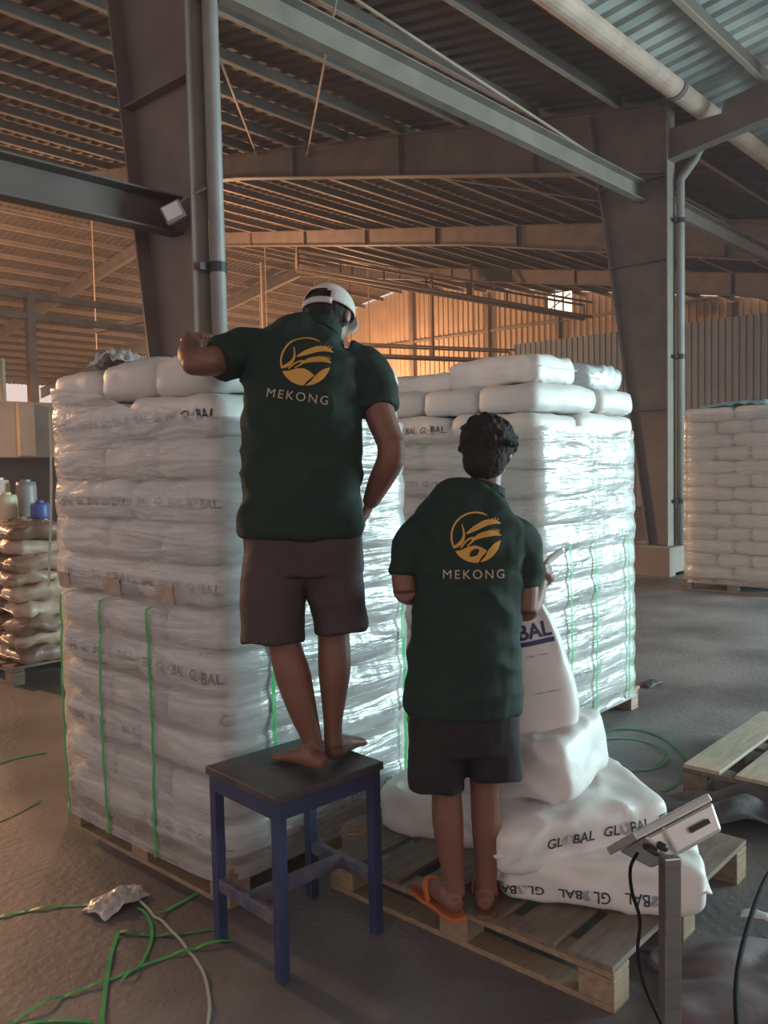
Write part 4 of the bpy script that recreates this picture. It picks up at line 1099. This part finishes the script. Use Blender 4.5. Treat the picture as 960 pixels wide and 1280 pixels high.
b.tube([W(552, 672, 2.905), W(526, 671, 2.90), W(511, 692, 2.89), W(507, 717, 2.88)], [.075, .068, .058, .050], 18, sub=4)
b.tube([W(622, 668, 2.905), W(644, 670, 2.90), W(656, 697, 2.895), W(658, 733, 2.89)], [.075, .066, .056, .047], 18, sub=4)
s2 = solid('shirt', b, 'shirt_green', p2, .007, 4, cloth_disp(13.0, .015))
b = MB(); b.tube([W(604, 616, 2.915), W(607, 605, 2.92)], [(.078, .068), (.070, .06)], 20, side=R0); solid('collar', b, 'shirt_green', p2, .005, 3)
shirt_print(s2, W(592, 669, 2.85), .082, -1, p2)
b = MB()
b.tube([W(580, 872, 2.875), W(580, 905, 2.875), W(581, 935, 2.875)], [(.180, .122), (.184, .126), (.182, .126)], 24, side=R0, sub=3, power=2.5)
b.tube([W(556, 910, 2.87), W(547, 940, 2.865), W(545, 983, 2.86)], [(.11, .115), (.096, .108), (.094, .105)], 20, side=R0, sub=3, power=2.4)
b.tube([W(606, 910, 2.875), W(616, 940, 2.875), W(618, 970, 2.87)], [(.11, .115), (.094, .108), (.091, .105)], 20, side=R0, sub=3, power=2.4)
solid('shorts', b, 'shorts_dark', p2, .007, 4, cloth_disp(18.0, .008, (8, 8, 5)))
b = MB()
b.ellipsoid(P2h(0, -.014, .030), .094, .108, .102, rot2); b.ellipsoid(P2h(0, -.040, -.040), .076, .066, .072, rot2); b.ellipsoid(P2h(.01, .03, .085), .066, .06, .045, rot2)
qh = random.Random(4)
for k in range(60):     # tufts
    a, e = qh.uniform(0, 2 * math.pi), qh.uniform(-.2, 1.3); c_ = Vector((math.cos(a) * math.cos(e), math.sin(a) * math.cos(e), math.sin(e)))
    if c_.y > .45 and c_.z < .5: continue
    p_ = P2h(c_.x * .088, c_.y * .102 - .014, c_.z * .097 + .028); q_ = P2h(c_.x * .102 + qh.uniform(-.015, .015), c_.y * .115 - .014 + qh.uniform(-.02, .02), c_.z * .108 + .020)
    b.tube([p_, p_.lerp(q_, .5), q_], [.016, .013, .005], 8)
solid('hair', b, 'hair_black', p2, .005, 2, lambda p: .003 * noise.noise(p * 38) + .003 * noise.noise(p * 110))
for hl, tl, nm in ((h2l, t2l, 0), (h2r, t2r, 1)):
    d = (tl - hl); L = d.length + .03; d.normalize(); s = d.cross(UP).normalized(); o0 = hl - d * .022 - UP * .018
    out = [(0, -.025), (.0, .025), (.05, .040), (.11, .036), (.18, .052), (.235, .048), (.27, .02), (.27, -.02), (.235, -.048), (.18, -.050), (.11, -.036), (.05, -.040)]
    out = [(a * L / .27, w) for a, w in out]
    mb = MB(); mb.loft([[o0 + d * a + s * w + UP * z for a, w in out] for z in (.0, .016)])
    sl = keep(mb.build('sandal', 'sole_brown' if nm else 'orange_rubber', None, bevel=.003), p2)
    c = hl + d * L * .62; mb = MB()
    mb.tube([hl + d * L * .42 + s * .040 + UP * .0, hl + d * L * .52 + s * .034 + UP * .045, c + UP * .052, hl + d * L * .52 - s * .034 + UP * .045, hl + d * L * .42 - s * .040], [(.016, .005)] * 5, 8, sub=4, side=d)
    o = mb.build('sandal_strap', 'orange_rubber', None, smooth=True); o.parent = sl
# neck of the bag sticking out above the fist
mb = MB(); mb.tube([W(672, 742, 3.045), W(677, 726, 3.05), W(681, 710, 3.055), W(688, 699, 3.06), W(705, 687, 3.07)], [(.03, .02), (.018, .014), (.014, .012), (.020, .008), (.016, .004)], 14, sub=4)
keep(mb.build('bag_neck', 'bag_white', None, smooth=True), sb)

# ------------------------------------------------------------------ dusty air of the hall
hz = bpy.data.materials.new('dusty_air'); hz.use_nodes = True; nt = hz.node_tree
for n in list(nt.nodes): nt.nodes.remove(n)
ho = nt.nodes.new('ShaderNodeOutputMaterial'); hs = nt.nodes.new('ShaderNodeVolumeScatter'); hs.inputs['Color'].default_value = (.95, .92, 1, 1); hs.inputs['Density'].default_value = .003; hs.inputs['Anisotropy'].default_value = .2
nt.links.new(hs.outputs[0], ho.inputs['Volume']); MATS['dusty_air'] = hz
o = MB().box((15, 21, 5.6), (41, 66, 11.1)).build('haze', 'dusty_air'); tag(o, 'thin dusty haze filling the warehouse air', 'haze', kind='stuff')
